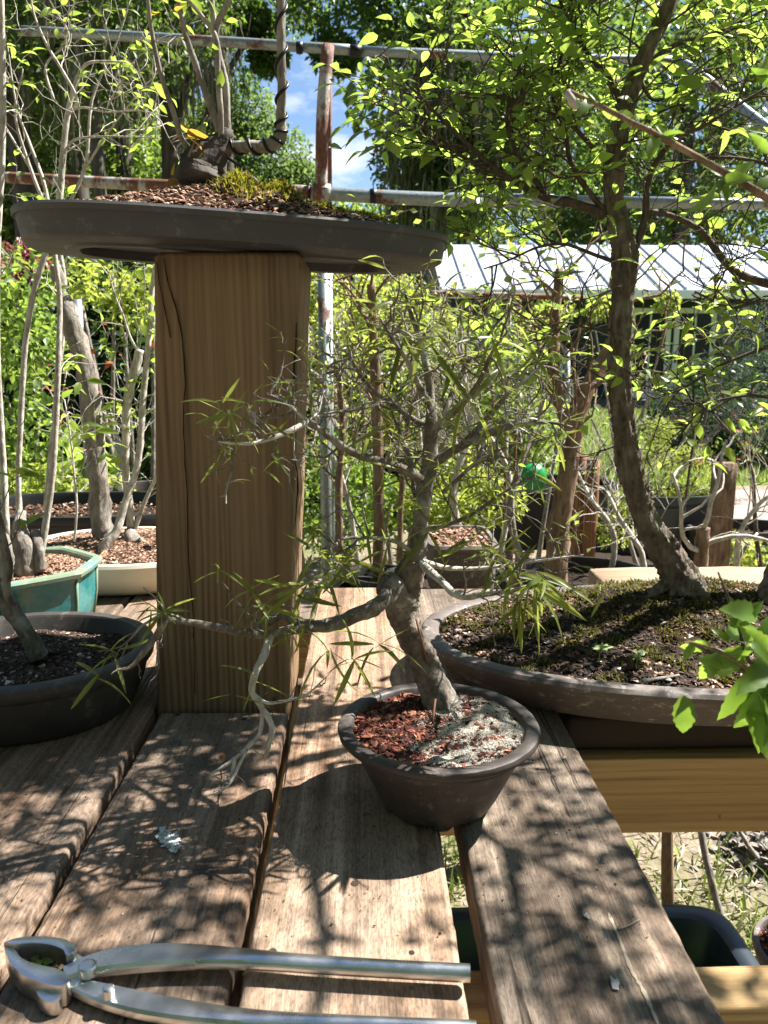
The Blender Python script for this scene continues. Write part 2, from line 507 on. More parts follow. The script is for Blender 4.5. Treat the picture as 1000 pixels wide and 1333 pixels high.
def wood_plank(name, tones, axis=1, ringf=55, stain=.5, crack=True, grey=(.27, .24, .20)):
    """Weathered board: grain runs along axis."""
    M = Mat(name)
    def sc(across, length): v = [across] * 3; v[axis] = length; return tuple(v)
    c1 = M.coords(sc(1.0, .05)); c2 = M.coords(sc(1.0, .012))
    warp = M.noise(M.coords(sc(6, 1.2)), 1.6, 3, .5)
    ring = M.noise(c2, ringf, 5, .65, .25)
    fine = M.noise(c1, 420, 4, .7)
    pore = M.noise(M.coords(sc(1.0, .02)), 900, 2, .5)
    big = M.noise(M.coords(sc(1.0, .35)), 7, 4, .55)
    lines = M.ramp(M.noise(M.coords(sc(1.0, .009)), 230, 5, .7), [(.38, .48), (.48, .14), (.54, 0.0)])
    col = M.ramp(ring, [(.30, tones[0]), (.48, tones[1]), (.70, tones[2])])
    col = M.mix(M.math('MULTIPLY', fine, .55), col, M.mix(.55, col, (.05, .035, .025)))
    col = M.mix(M.ramp(big, [(.45, 0.0), (.68, .62)]), col, grey)
    col = M.mix(lines, col, M.mix(.72, col, (.03, .02, .014)))
    col = M.mix(M.ramp(pore, [(.60, 0.0), (.72, .35)]), col, (.42, .36, .29))
    blot = M.noise(M.coords(sc(1.0, .6)), 16, 6, .68)
    col = M.mix(M.ramp(blot, [(.50, 0.0), (.72, stain)]), col, (.045, .035, .028))
    spots = M.voronoi(M.coords((1, 1, 1)), 46)
    col = M.mix(M.ramp(spots, [(.05, .55), (.10, 0.0)]), col, (.035, .026, .02))
    speck = M.noise(M.coords(sc(1.0, .3)), 620, 3, .6)
    col = M.mix(M.ramp(speck, [(.36, .6), (.52, 0.0)]), col, M.mix(.7, col, (.02, .013, .009)))
    col = M.mix(M.ramp(M.noise(M.coords(sc(1.0, .5)), 85, 5, .7), [(.52, 0.0), (.70, .45)]), col, M.mix(.75, col, (.03, .02, .014)))
    h = M.math('SUBTRACT', M.math('ADD', M.math('MULTIPLY', ring, .5), M.math('MULTIPLY', fine, .6)), M.math('MULTIPLY', lines, .5))
    if crack:
        ck = M.noise(M.coords(sc(1.0, .022)), 34, 2, .4)
        line = M.ramp(ck, [(.488, 0.0), (.4985, 1.0), (.5015, 1.0), (.512, 0.0)])
        gate = M.ramp(M.noise(M.coords(sc(1.0, .25)), 11, 2, .5), [(.52, 0.0), (.60, 1.0)])
        line = M.mix(1.0, line, gate, 'MULTIPLY')
        col = M.mix(M.math('MULTIPLY', line, .85), col, (.02, .014, .01))
        h = M.math('SUBTRACT', h, M.math('MULTIPLY', line, 1.2))
    M.bump(h, .6, .0016)
    return M.set(col, .78, 0, .25)

def wood_sawn(name, light, mid, dark, axis=2, face=0, freq=95, grey=None, crackx=None):
    """Fresh sawn pine: parallel growth rings along axis."""
    M = Mat(name)
    tc = M.n.new('ShaderNodeTexCoord'); sp = M.n.new('ShaderNodeSeparateXYZ'); M.link(tc.outputs['Object'], sp.inputs[0])
    def sc(across, length): v = [across] * 3; v[axis] = length; return tuple(v)
    low = M.noise(M.coords(sc(5.0, 1.0)), 1.5, 3, .5)
    across = M.math('ADD', sp.outputs[face], M.math('MULTIPLY', sp.outputs[1 if face != 1 else 0], .45))
    ph = M.math('ADD', M.math('MULTIPLY', across, freq * 6.283), M.math('MULTIPLY', low, 21.0))
    ph = M.math('ADD', ph, M.math('MULTIPLY', M.noise(M.coords(sc(1.0, .03)), 26, 4, .65), 17.0))
    wave = M.math('ADD', M.math('MULTIPLY', M.math('SINE', ph), .5), .5)
    streak = M.noise(M.coords(sc(1.0, .012)), 120, 6, .72)
    wide = M.noise(M.coords(sc(1.0, .022)), 48, 4, .6, .3)
    amp = M.ramp(M.noise(M.coords(sc(1.0, .12)), 18, 3, .6), [(.4, .0), (.75, .22)])
    band = M.mix(amp, M.mix(.45, streak, wide), wave)
    fine = M.noise(M.coords(sc(1.0, .03)), 330, 4, .7)
    big = M.noise(M.coords(sc(1.0, .3)), 13, 4, .6)
    col = M.ramp(band, [(.38, light), (.49, mid), (.585, dark)])
    col = M.mix(M.ramp(big, [(.35, 0.0), (.75, .55)]), col, mid)
    col = M.mix(M.math('MULTIPLY', fine, .5), col, M.mix(.6, col, (.05, .03, .015)))
    spots = M.voronoi(M.coords((1, 1, .6)), 24)
    col = M.mix(M.ramp(spots, [(.035, .7), (.075, 0.0)]), col, (.04, .026, .015))
    if grey is not None:
        col = M.mix(M.ramp(M.noise(M.coords((1, 1, 1)), 9, 5, .6), [(.5, 0.0), (.75, .5)]), col, grey)
    M.bump(M.math('ADD', M.math('MULTIPLY', band, .35), fine), .5, .0012)
    return M.set(col, .72, 0, .3)

def clay(name, a, b, rough=.55, dust=(.24, .20, .17), amount=.25, bumpy=.15):
    M = Mat(name)
    n1 = M.noise(M.coords((1, 1, 1)), 14, 6, .6); n2 = M.noise(M.coords((1, 1, 1)), 160, 5, .7); n3 = M.noise(M.coords((1, 1, 2.5)), 30, 7, .72)
    col = M.ramp(n1, [(.3, a), (.7, b)])
    col = M.mix(M.ramp(n3, [(.54, 0.0), (.75, amount)]), col, dust)
    lime = M.noise(M.coords((1, 1, 1)), 75, 7, .75)
    col = M.mix(M.mix(1.0, M.ramp(lime, [(.55, 0.0), (.66, min(1, amount * 2.2))]), M.ramp(n1, [(.45, 0.0), (.6, 1.0)]), 'MULTIPLY'), col, tuple(min(1, c * 1.5) for c in dust))
    sp = M.voronoi(M.coords((1, 1, 1)), 70)
    col = M.mix(M.ramp(sp, [(.04, amount * 1.6), (.09, 0.0)]), col, dust)
    M.bump(M.math('ADD', n2, M.math('MULTIPLY', n1, .6)), bumpy, .002)
    return M.set(col, M.ramp(n3, [(.3, rough - .08), (.8, rough + .2)]), 0, .4)

def leafy(name, dark, light, glow, rough=.42, trans=.55, dead=None):
    M = Mat(name)
    r = M.rnd()
    col = M.ramp(r, [(0.0, dark), (.6, light), (1.0, tuple(min(1, c * 1.25) for c in light))])
    g = M.ramp(r, [(0.0, tuple(c * .6 for c in glow)), (.6, glow), (1.0, tuple(min(1, c * 1.2) for c in glow))])
    if dead is not None:
        k = M.ramp(r, [(.90, 0.0), (.93, 1.0)]); col = M.mix(k, col, dead); g = M.mix(k, g, dead)
    n = M.noise(M.coords((1, 1, 1)), 60, 3, .5)
    col = M.mix(M.math('MULTIPLY', n, .35), col, M.mix(.6, col, (.01, .02, .005)))
    M.set(col, rough, 0, .45)
    t = M.n.new('ShaderNodeBsdfTranslucent'); M.put(t.inputs['Color'], g)
    mx = M.n.new('ShaderNodeMixShader'); mx.inputs['Fac'].default_value = trans
    M.link(M.b.outputs[0], mx.inputs[1]); M.link(t.outputs[0], mx.inputs[2]); M.link(mx.outputs[0], M.out.inputs['Surface'])
    return M.m

def bark(name, dark, mid, light, scale=90, lichen=None, lamount=.5, stretch=.3, bumpy=.8, moss=None):
    M = Mat(name)
    c = M.coords((1, 1, stretch))
    n1 = M.noise(c, scale, 6, .7, .4); n2 = M.noise(M.coords((1, 1, 1)), scale * .25, 4, .6); v = M.voronoi(c, scale * .9)
    col = M.ramp(n1, [(.3, dark), (.52, mid), (.75, light)])
    col = M.mix(M.ramp(v, [(.05, .5), (.3, 0.0)]), col, dark)
    if lichen is not None:
        col = M.mix(M.ramp(n2, [(.5, 0.0), (.62, lamount)]), col, lichen)
    if moss is not None:
        col = M.mix(M.ramp(M.noise(M.coords((1, 1, 1)), scale * .16, 5, .65), [(.56, 0.0), (.70, .8)]), col, moss)
    M.bump(M.math('ADD', n1, M.math('MULTIPLY', v, .8)), bumpy, .006)
    return M.set(col, .85, 0, .2)

def bits(name, stops, rough=.85, spec=.2):
    M = Mat(name)
    col = M.ramp(M.only_rnd(), stops)
    n = M.noise(M.coords((1, 1, 1)), 500, 3, .6)
    col = M.mix(M.math('MULTIPLY', n, .5), col, M.mix(.6, col, (.02, .015, .01)))
    return M.set(col, rough, 0, spec)

def plain(name, color, rough=.6, metal=0.0, spec=.4, vary=.25, scale=30, bumpy=0.1):
    M = Mat(name)
    n = M.noise(M.coords((1, 1, 1)), scale, 6, .65)
    col = M.mix(M.math('MULTIPLY', n, vary * 2), color, tuple(c * .45 for c in color))
    if bumpy: M.bump(n, bumpy, .003)
    return M.set(col, rough, metal, spec)

MAT = {}
MAT['plank'] = wood_plank('weathered_wood', [(.095, .052, .030), (.24, .145, .090), (.51, .355, .255)], stain=.85, grey=(.26, .215, .175))
MAT['plank_red'] = wood_plank('warm_weathered_wood', [(.135, .068, .038), (.36, .22, .137), (.63, .44, .305)], stain=.7, grey=(.33, .26, .20))
MAT['plank_dark'] = wood_plank('grey_weathered_wood', [(.075, .050, .034), (.19, .135, .097), (.46, .36, .27)], stain=.95, grey=(.27, .23, .19))
MAT['post'] = wood_sawn('treated_pine', (.30, .20, .115), (.225, .147, .082), (.11, .067, .037), axis=2, face=0, freq=150)
MAT['pine'] = wood_sawn('yellow_pine', (.47, .32, .155), (.38, .245, .108), (.22, .13, .055), axis=0, face=2, freq=120)
MAT['pale_timber'] = wood_sawn('pale_timber', (.44, .33, .22), (.38, .27, .175), (.27, .185, .115), axis=0, face=1, freq=60, grey=(.36, .32, .26))
MAT['end_crack'] = plain('dark_crack', (.03, .02, .012), .9)
MAT['clay'] = clay('brown_clay', (.036, .029, .026), (.058, .047, .043), .5, (.20, .165, .145), .22)
MAT['clay_dark'] = clay('charcoal_clay', (.030, .027, .026), (.050, .044, .042), .5, (.16, .14, .12), .18)
MAT['clay_grey'] = clay('grey_brown_clay', (.078, .062, .056), (.115, .094, .084), .62, (.30, .28, .26), .5)
MAT['plastic_grey'] = clay('slate_plastic', (.040, .041, .045), (.056, .056, .060), .48, (.20, .20, .20), .12, .08)
MAT['cream'] = clay('cream_glaze', (.60, .55, .43), (.68, .63, .51), .3, (.45, .38, .27), .2, .04)
MAT['black_plastic'] = plain('black_plastic', (.016, .017, .02), .42, 0, .5)
MAT['navy_plastic'] = plain('navy_plastic', (.02, .03, .042), .35, 0, .5)
MAT['steel'] = None
M = Mat('brushed_steel')
n1 = M.noise(M.coords((1, 22, 22)), 55, 4, .6); n2 = M.noise(M.coords((1, 1, 1)), 45, 5, .6)
M.bump(n1, .06, .0006)
MAT['steel'] = M.set(M.ramp(n2, [(.3, (.54, .54, .53)), (.7, (.66, .66, .65))]), M.mix(M.ramp(M.noise(M.coords((2, 40, 40)), 60, 3, .6), [(.55, 0.0), (.75, .35)]), M.ramp(n2, [(.3, .24), (.75, .38)]), .5), 1.0)
M = Mat('galvanised_pipe')
n1 = M.noise(M.coords((1, 1, 1)), 9, 6, .65); n2 = M.noise(M.coords((1, 1, 1)), 120, 4, .6)
rust = M.ramp(n1, [(.55, 0.0), (.62, 1.0)])
zinc = M.ramp(n2, [(.35, (.20, .24, .25)), (.7, (.33, .37, .38))])
M.bump(n2, .1, .001)
MAT['galvanised'] = M.set(M.mix(rust, zinc, M.ramp(n2, [(.3, (.06, .024, .015)), (.7, (.15, .06, .034))])), M.mix(rust, .42, .85), M.mix(rust, .55, 0.0))
M = Mat('rusty_pipe')
n1 = M.noise(M.coords((1, 1, .5)), 14, 6, .7); n2 = M.noise(M.coords((1, 1, 1)), 120, 4, .6)
rust = M.ramp(n1, [(.43, 0.0), (.50, 1.0)])
M.bump(n1, .3, .002)
MAT['rusty'] = M.set(M.mix(rust, (.36, .35, .33), M.ramp(n2, [(.3, (.085, .03, .018)), (.7, (.19, .072, .043))])), .8, 0.0)
M = Mat('teal_glaze')
n1 = M.noise(M.coords((1, 1, .6)), 20, 5, .6); n2 = M.noise(M.coords((1, 1, 1)), 160, 3, .6)
MAT['teal'] = M.set(M.mix(M.ramp(n1, [(.56, 0.0), (.72, .45)]), M.ramp(n2, [(.3, (.018, .15, .16)), (.7, (.035, .24, .24))]), (.30, .30, .16)), .18, 0, .6)
MAT['teal_rim'] = clay('worn_glaze_edge', (.22, .20, .10), (.10, .30, .28), .25, (.42, .36, .2), .5, .04)

MAT['elm_leaf'] = leafy('elm_leaf', (.040, .080, .014), (.105, .165, .028), (.40, .55, .085), .36, .58)
MAT['elm_leaf_close'] = leafy('serrate_leaf', (.045, .105, .018), (.10, .19, .03), (.33, .52, .06), .34, .5)
MAT['fig_leaf'] = leafy('narrow_leaf', (.055, .085, .014), (.14, .175, .032), (.38, .44, .08), .34, .45)
MAT['maple_leaf'] = leafy('hornbeam_leaf', (.05, .11, .018), (.12, .20, .03), (.38, .52, .07), .45, .6)
MAT['bush_leaf'] = leafy('bush_leaf', (.03, .07, .012), (.095, .165, .03), (.34, .48, .075), .42, .52)
MAT['bush_yellow'] = leafy('lime_leaf', (.06, .10, .016), (.16, .215, .04), (.46, .54, .085), .45, .55)
MAT['bush_dark'] = leafy('shade_green_leaf', (.008, .022, .006), (.022, .048, .012), (.06, .12, .02), .45, .4)  # shade of the dark hollow put into the leaf colour
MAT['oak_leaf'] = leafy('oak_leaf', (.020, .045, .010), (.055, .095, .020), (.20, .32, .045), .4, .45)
MAT['pine_leaf'] = leafy('conifer_leaf', (.035, .080, .020), (.085, .15, .040), (.24, .36, .08), .55, .45)
MAT['blue_cypress'] = leafy('blue_green_cypress', (.018, .034, .028), (.05, .075, .06), (.08, .13, .08), .6, .4)
MAT['azalea'] = leafy('azalea_petal', (.14, .035, .03), (.28, .08, .075), (.30, .09, .08), .5, .4)
MAT['new_leaf'] = leafy('copper_new_leaf', (.30, .12, .02), (.45, .26, .04), (.65, .40, .05), .4, .6)
MAT['red_sprout'] = leafy('red_sprout', (.30, .05, .02), (.45, .10, .03), (.6, .15, .05), .5, .5)
MAT['pale_leaf'] = leafy('pale_leaf', (.30, .38, .18), (.40, .48, .24), (.45, .55, .25), .4, .45)
MAT['grass'] = leafy('grass_blade', (.06, .11, .02), (.16, .22, .05), (.32, .42, .08), .6, .4, dead=(.40, .33, .18))
MAT['straw'] = leafy('dry_straw', (.16, .125, .085), (.40, .34, .255), (.35, .28, .16), .7, .2)
MAT['moss'] = leafy('moss', (.05, .055, .008), (.20, .19, .02), (.34, .33, .035), .8, .35)
MAT['moss_dark'] = leafy('dark_moss', (.016, .017, .005), (.12, .105, .014), (.17, .16, .02), .85, .3)
MAT['spanish_moss'] = leafy('spanish_moss', (.10, .095, .075), (.22, .21, .165), (.22, .20, .14), .9, .35)

MAT['elm_bark'] = bark('elm_bark', (.04, .032, .025), (.145, .115, .09), (.28, .235, .19), 120, (.27, .27, .22), .45, .28, 1.0, (.055, .062, .012))
MAT['fig_bark'] = bark('fig_bark', (.07, .056, .044), (.17, .145, .118), (.32, .29, .25), 120, (.44, .45, .41), .55, .6, .7)
MAT['fig_trunk'] = bark('fig_trunk_bark', (.06, .048, .04), (.17, .14, .118), (.30, .265, .225), 95, (.40, .39, .35), .65, .8, .8)
MAT['pale_bark'] = bark('pale_bark', (.18, .16, .13), (.42, .385, .335), (.60, .57, .51), 110, (.55, .54, .49), .5, .5, .4)
MAT['grey_bark'] = bark('grey_bark', (.085, .072, .062), (.22, .195, .17), (.38, .35, .31), 80, (.34, .33, .29), .4, .4, .6)
MAT['tan_bark'] = bark('tan_bark', (.07, .045, .03), (.20, .135, .09), (.34, .25, .175), 60, None, .4, .25, .8)
MAT['dark_bark'] = bark('dark_trunk_bark', (.03, .026, .023), (.075, .066, .058), (.14, .125, .11), 14, None, .4, .2, .8)
MAT['dark_twig'] = bark('dark_twig', (.035, .026, .02), (.085, .065, .05), (.16, .125, .10), 150, None, .4, .4, .4)
MAT['red_stake'] = wood_sawn('reddish_stake', (.30, .15, .085), (.23, .105, .055), (.12, .05, .025), axis=2, face=0, freq=120)
MAT['wire'] = plain('black_wire', (.012, .011, .011), .4, .3)
MAT['soil'] = plain('dark_soil', (.040, .026, .018), .95, 0, .15, .5, 180, .6)
MAT['red_chips'] = bits('red_bark_chips', [(0, (.020, .009, .008)), (.5, (.085, .024, .018)), (.85, (.24, .075, .045)), (1, (.46, .25, .15))])
MAT['pink_chips'] = bits('clay_granules', [(0, (.08, .045, .032)), (.5, (.27, .15, .10)), (.85, (.42, .26, .18)), (1, (.58, .46, .36))])
MAT['brown_chips'] = bits('brown_granules', [(0, (.035, .022, .015)), (.5, (.13, .07, .042)), (.9, (.30, .17, .10)), (1, (.55, .48, .42))])
MAT['dark_chips'] = bits('dark_soil_bits', [(0, (.018, .013, .010)), (.6, (.06, .04, .03)), (.93, (.16, .10, .075)), (1, (.58, .55, .52))])
MAT['sand'] = bits('white_grit', [(0, (.22, .19, .155)), (.4, (.58, .54, .47)), (1, (.82, .78, .70))])
MAT['lichen'] = bits('pale_lichen', [(0, (.40, .42, .40)), (1, (.78, .80, .77))])
MAT['duckweed'] = leafy('duckweed', (.10, .22, .03), (.20, .36, .05), (.3, .45, .06), .4, .3)
MAT['water'] = plain('dark_water', (.02, .035, .012), .08, 0, .5, .2, 8, 0)
# ------------------------------------------------------------------ ground
rng = np.random.default_rng(11)
M = Mat('ground_earth')
n1 = M.noise(M.coords((1, 1, 1), False), .8, 6, .6); n2 = M.noise(M.coords((1, 1, 1), False), 26, 6, .7)
gcol = M.ramp(n2, [(.3, (.11, .085, .06)), (.55, (.24, .195, .145)), (.75, (.36, .31, .245))])
gcol = M.mix(M.ramp(n1, [(.5, 0.0), (.62, .75)]), gcol, (.085, .115, .03))
M.bump(n2, .6, .02)
MAT['ground'] = M.set(gcol, .95, 0, .1)
M = Mat('lawn_turf')
n1 = M.noise(M.coords((1, 1, 1), False), 1.1, 5, .6); n2 = M.noise(M.coords((1, 1, 1), False), 40, 5, .7)
M.bump(n2, .7, .03)
MAT['lawn'] = M.set(M.mix(M.math('MULTIPLY', n2, .6), M.ramp(n1, [(.35, (.10, .17, .025)), (.65, (.17, .235, .045))]), (.05, .08, .015)), .9, 0, .1)
M = Mat('pale_gravel')
n2 = M.noise(M.coords((1, 1, 1), False), 55, 6, .75); v = M.voronoi(M.coords((1, 1, 1), False), 40)
M.bump(M.math('ADD', n2, v), .7, .02)
MAT['gravel'] = M.set(M.ramp(n2, [(.3, (.22, .18, .165)), (.6, (.40, .335, .31)), (.8, (.52, .46, .43))]), .95, 0, .1)

def sheet(x0, x1, y0, y1, z, nx=2, ny=2, wav=0.0, g=None):
    s = Shape(); X, Y = np.meshgrid(np.linspace(x0, x1, nx), np.linspace(y0, y1, ny))
    Z = np.full_like(X, z) + (g.normal(0, wav, X.shape) if wav else 0)
    i = np.arange(ny - 1)[:, None] * nx + np.arange(nx - 1)[None]
    s.add(np.stack([X, Y, Z], -1).reshape(-1, 3), np.stack([i, i + 1, i + nx + 1, i + nx], -1).reshape(-1, 4)); return s
setting('ground', sheet(-300, 300, -60, 600, 0.0), MAT['ground'])
setting('lawn', sheet(-3.5, 26, 6.9, 17.6, 0.004), MAT['lawn'])
setting('gravel_path', sheet(1.25, 12, 4.0, 6.6, 0.008), MAT['gravel'])

# grass blades: the lawn in view, and the rough ground under and behind the bench
s = Shape()
n = 26000
y = rng.uniform(7, 17, n) ; x = y * rng.uniform(.08, .62, n)
tufts(s, np.stack([x, y, np.full(n, .004)], -1), rng, .085, .008, .8)
setting('lawn_grass', s, MAT['grass'], 'stuff', smooth=True)
s = Shape(); s2 = Shape()
n = 7000; y = 1.05 + 3.4 * rng.uniform(0, 1, n) ** 1.5; x = rng.uniform(-.1, 1.0, n) * y * .75 + rng.uniform(0, .3, n)
keep = np.sin(x * 9) + np.cos(y * 7 + x * 4) + rng.normal(0, .6, n) > .1
x, y = x[keep], y[keep]
tufts(s, np.stack([x, y, np.zeros(len(x))], -1), rng, .05, .003, 1.2)
setting('ground_grass', s, MAT['grass'], 'stuff', smooth=True)
n = 5200; y = 1.0 + 3.2 * rng.uniform(0, 1, n) ** 1.4; x = rng.uniform(0, 1.0, n) * y * .75 + rng.uniform(-.1, .3, n)
a = rng.uniform(0, 6.283, n)
d = np.stack([np.cos(a), np.sin(a), rng.normal(0.05, .12, n)], -1)
leaf_cloud(s2, LANCE, np.stack([x, y, rng.uniform(.004, .03, n)], -1), leaf_frames(d, rng, .5), rng.uniform(.015, .05, n), rng)
setting('leaf_litter', s2, MAT['straw'], 'stuff', smooth=True)

# ------------------------------------------------------------------ the house beyond the lawn
MAT['wall_dark'] = plain('blue_grey_siding', (.030, .042, .050), .7, 0, .3, .12, 6, 0)
MAT['trim_white'] = plain('white_trim', (.84, .83, .86), .5, 0, .4, .06, 20, 0)
MAT['glass_dark'] = plain('dark_window_glass', (.008, .010, .012), .25, 0, .25, .05, 3, 0)
MAT['roof_metal'] = plain('pale_metal_roof', (.50, .54, .60), .38, .25, .5, .08, 2, 0)
MAT['porch'] = plain('porch_grey', (.10, .10, .10), .8, 0, .2, .1, 5, 0)  # even dark grey of the porch floor
hx0, hx1, hy = 2.7, 16.0, 19.2
house = thing('garden_house', 'dark blue grey house with pale ribbed metal roof and white french doors', 'house', (hx0, hy, 0))
s = Shape(); box(s, hx0, hx1, hy, hy + 7, 0.0, 2.72); part('wall', s, MAT['wall_dark'], house, False)
s = Shape(); box(s, hx0 - .9, hx1, hy - 1.4, hy - .004, 0.0, .14); part('porch_floor', s, MAT['porch'], house, False)
ez, rz, ey, ry_ = 2.62, 4.02, hy - 1.1, hy + 2.3
def slope(x, t, lift=0.0): return (x, ey + (ry_ - ey) * t, ez + (rz - ez) * t + lift)
roof_x0 = hx0 - 1.0
npan = 26; pw = (hx1 - roof_x0) / npan
pan_mesh = None
for k in range(npan):
    x0 = roof_x0 + k * pw + .012
    if pan_mesh is None:
        s = Shape(); w = pw - .024; dx, dy, dz = w, ry_ - ey, rz - ez
        V = [(0, 0, 0), (dx, 0, 0), (dx, dy, dz), (0, dy, dz)]
        V += [(a, b, c - .03) for a, b, c in V]
        s.add(V, [(0, 1, 2, 3), (7, 6, 5, 4), (0, 4, 5, 1), (1, 5, 6, 2), (2, 6, 7, 3), (3, 7, 4, 0)])
        pan_mesh = s.mesh('roof_panel', (0, 0, 0), False); pan_mesh.materials.append(MAT['roof_metal'])
    o = part('roof_panel', pan_mesh, MAT['roof_metal'], house)
    o.location = (x0 - hx0, ey - hy, ez)
    s = Shape(); V = [slope(x0 - .03, 0, -.03), slope(x0 + .006, 0, -.03), slope(x0 + .006, 1, -.03), slope(x0 - .03, 1, -.03)]
    V += [(a, b, c + .085) for a, b, c in V]
    s.add(V, [(0, 1, 5, 4), (1, 2, 6, 5), (2, 3, 7, 6), (3, 0, 4, 7), (4, 5, 6, 7), (3, 2, 1, 0)])
    part('roof_seam', s, MAT['roof_metal'], house, False)
s = Shape(); V = [slope(roof_x0, 1, .01), slope(hx1, 1, .01), (hx1, ry_ + 4.4, ez), (roof_x0, ry_ + 4.4, ez)]
V += [(a, b, c - .05) for a, b, c in V]
s.add(V, [(0, 1, 2, 3), (7, 6, 5, 4), (0, 4, 5, 1), (1, 5, 6, 2), (2, 6, 7, 3), (3, 7, 4, 0)]); part('rear_roof', s, MAT['roof_metal'], house, False)
s = Shape(); box(s, roof_x0 - .01, hx1, ey - .05, ey + .02, ez - .20, ez - .034); part('fascia', s, MAT['trim_white'], house, False)
s = Shape(); s.add([(hx0 - .02, hy, 2.72), (hx0 - .02, hy + 7, 2.72), (hx0 - .02, ry_, rz - .1), (hx0 + .1, hy, 2.72), (hx0 + .1, hy + 7, 2.72), (hx0 + .1, ry_, rz - .1)], [(0, 1, 4, 3), (1, 2, 5, 4), (2, 0, 3, 5)], [(0, 2, 1), (3, 4, 5)])
part('gable', s, MAT['wall_dark'], house, False)
def bars(s, x0, x1, z0, z1, w, y0, y1):
    box(s, x0, x0 + w, y0, y1, z0, z1); box(s, x1 - w, x1, y0, y1, z0, z1)
    box(s, x0 + w, x1 - w, y0, y1, z1 - w, z1); box(s, x0 + w, x1 - w, y0, y1, z0, z0 + w * 1.6)
for xc in (6.82, 7.90):
    s = Shape(); bars(s, xc - .5, xc + .5, .16, 2.28, .12, hy - .06, hy - .002); d_ = part('french_door', s, MAT['trim_white'], house, False)
    s = Shape(); box(s, xc - .38, xc + .38, hy - .03, hy - .012, .36, 2.16); part('pane', s, MAT['glass_dark'], d_, False)
    s = Shape(); box(s, xc - .022, xc + .022, hy - .05, hy - .034, .355, 2.16); part('glazing_bar', s, MAT['trim_white'], d_, False)
    s = Shape(); box(s, xc + (.43 if xc < 7 else -.46), xc + (.46 if xc < 7 else -.43), hy - .10, hy - .062, 1.0, 1.25); part('handle', s, MAT['black_plastic'], d_, False)
for x0, x1, z0, z1 in ((3.3, 4.5, .75, 2.25), (10.4, 11.8, .75, 2.25)):
    s = Shape(); bars(s, x0, x1, z0, z1, .12, hy - .06, hy - .002); w_ = part('window', s, MAT['trim_white'], house, False)
    s = Shape(); box(s, x0 + .12, x1 - .12, hy - .03, hy - .012, z0 + .19, z1 - .12); part('pane', s, MAT['glass_dark'], w_, False)
    s = Shape(); box(s, (x0 + x1) / 2 - .03, (x0 + x1) / 2 + .03, hy - .05, hy - .034, z0 + .19, z1 - .12); part('glazing_bar', s, MAT['trim_white'], w_, False)
for xp in (hx0 - .7, 5.2, 9.6, 13.4):
    s = Shape(); box(s, xp - .07, xp + .07, hy - .98, hy - .84, .14, 2.44); part('porch_post', s, MAT['wall_dark'], house, False)
bc = thing('porch_chair', 'pale slatted chair on the porch of the house', 'chair', (4.45, hy - 1.0, .14))
s = Shape(); box(s, 4.15, 4.75, hy - 1.3, hy - .75, .52, .56); part('seat', s, MAT['trim_white'], bc, False)
for k in range(4):
    s = Shape(); box(s, 4.17 + k * .15, 4.27 + k * .15, hy - .78, hy - .75, .57, 1.1); part('slat', s, MAT['trim_white'], bc, False)
for ax in (4.17, 4.69):
    for ay in (-1.28, -.8):
        s = Shape(); box(s, ax, ax + .05, hy + ay, hy + ay + .04, .14, .518); part('leg', s, MAT['trim_white'], bc, False)

# ------------------------------------------------------------------ trees of the wood
def leaf_mass(g, centers, radii, n, lsize, tmpl=SIMPLE, squash=.8):
    centers = np.array(centers); k = g.integers(0, len(centers), n)
    d = unit(g.normal(size=(n, 3))); rr = np.array(radii)[k] * g.uniform(.35, 1.05, n) ** .6
    pos = centers[k] + d * rr[:, None] * np.array([1, 1, squash])
    s = Shape(); dd = unit(d * .5 + g.normal(0, .6, (n, 3)) + np.array([0, 0, -.25]))
    leaf_cloud(s, tmpl, pos, leaf_frames(dd, g, .7), lsize * g.uniform(.6, 1.3, n), g)
    return s

def hang_moss(g, n, x0, x1, y0, y1, z0, z1, L, w):
    """Spanish moss: bundles of thin strands hanging from points on limbs."""
    s = Shape()
    for i in range(n):
        c = np.array([g.uniform(x0, x1), g.uniform(y0, y1), g.uniform(z0, z1)]); LL = L * g.uniform(.4, 1.2)
        m = 22; off = g.normal(0, w * g.uniform(.4, 1.3), (m, 2)); ln = LL * g.uniform(.15, 1.0, m) ** 1.4
        for j in range(m):
            a = c + np.array([off[j, 0], off[j, 1], g.uniform(-.25, .1) * LL]); sw = g.normal(0, w * .5, 2)
            hw = .004 + .008 * g.random(); an = g.uniform(0, 3.14); e = np.array([math.cos(an), math.sin(an), 0]) * hw
            mid = a + np.array([sw[0], sw[1], -ln[j] * .5]); end = a + np.array([sw[0] * .2 - off[j, 0] * .6, sw[1] * .2, -ln[j]])
            s.add([a - e, a + e, mid + e, mid - e, end], [(0, 1, 2, 3)], [(3, 2, 4)], g.random())
    return s

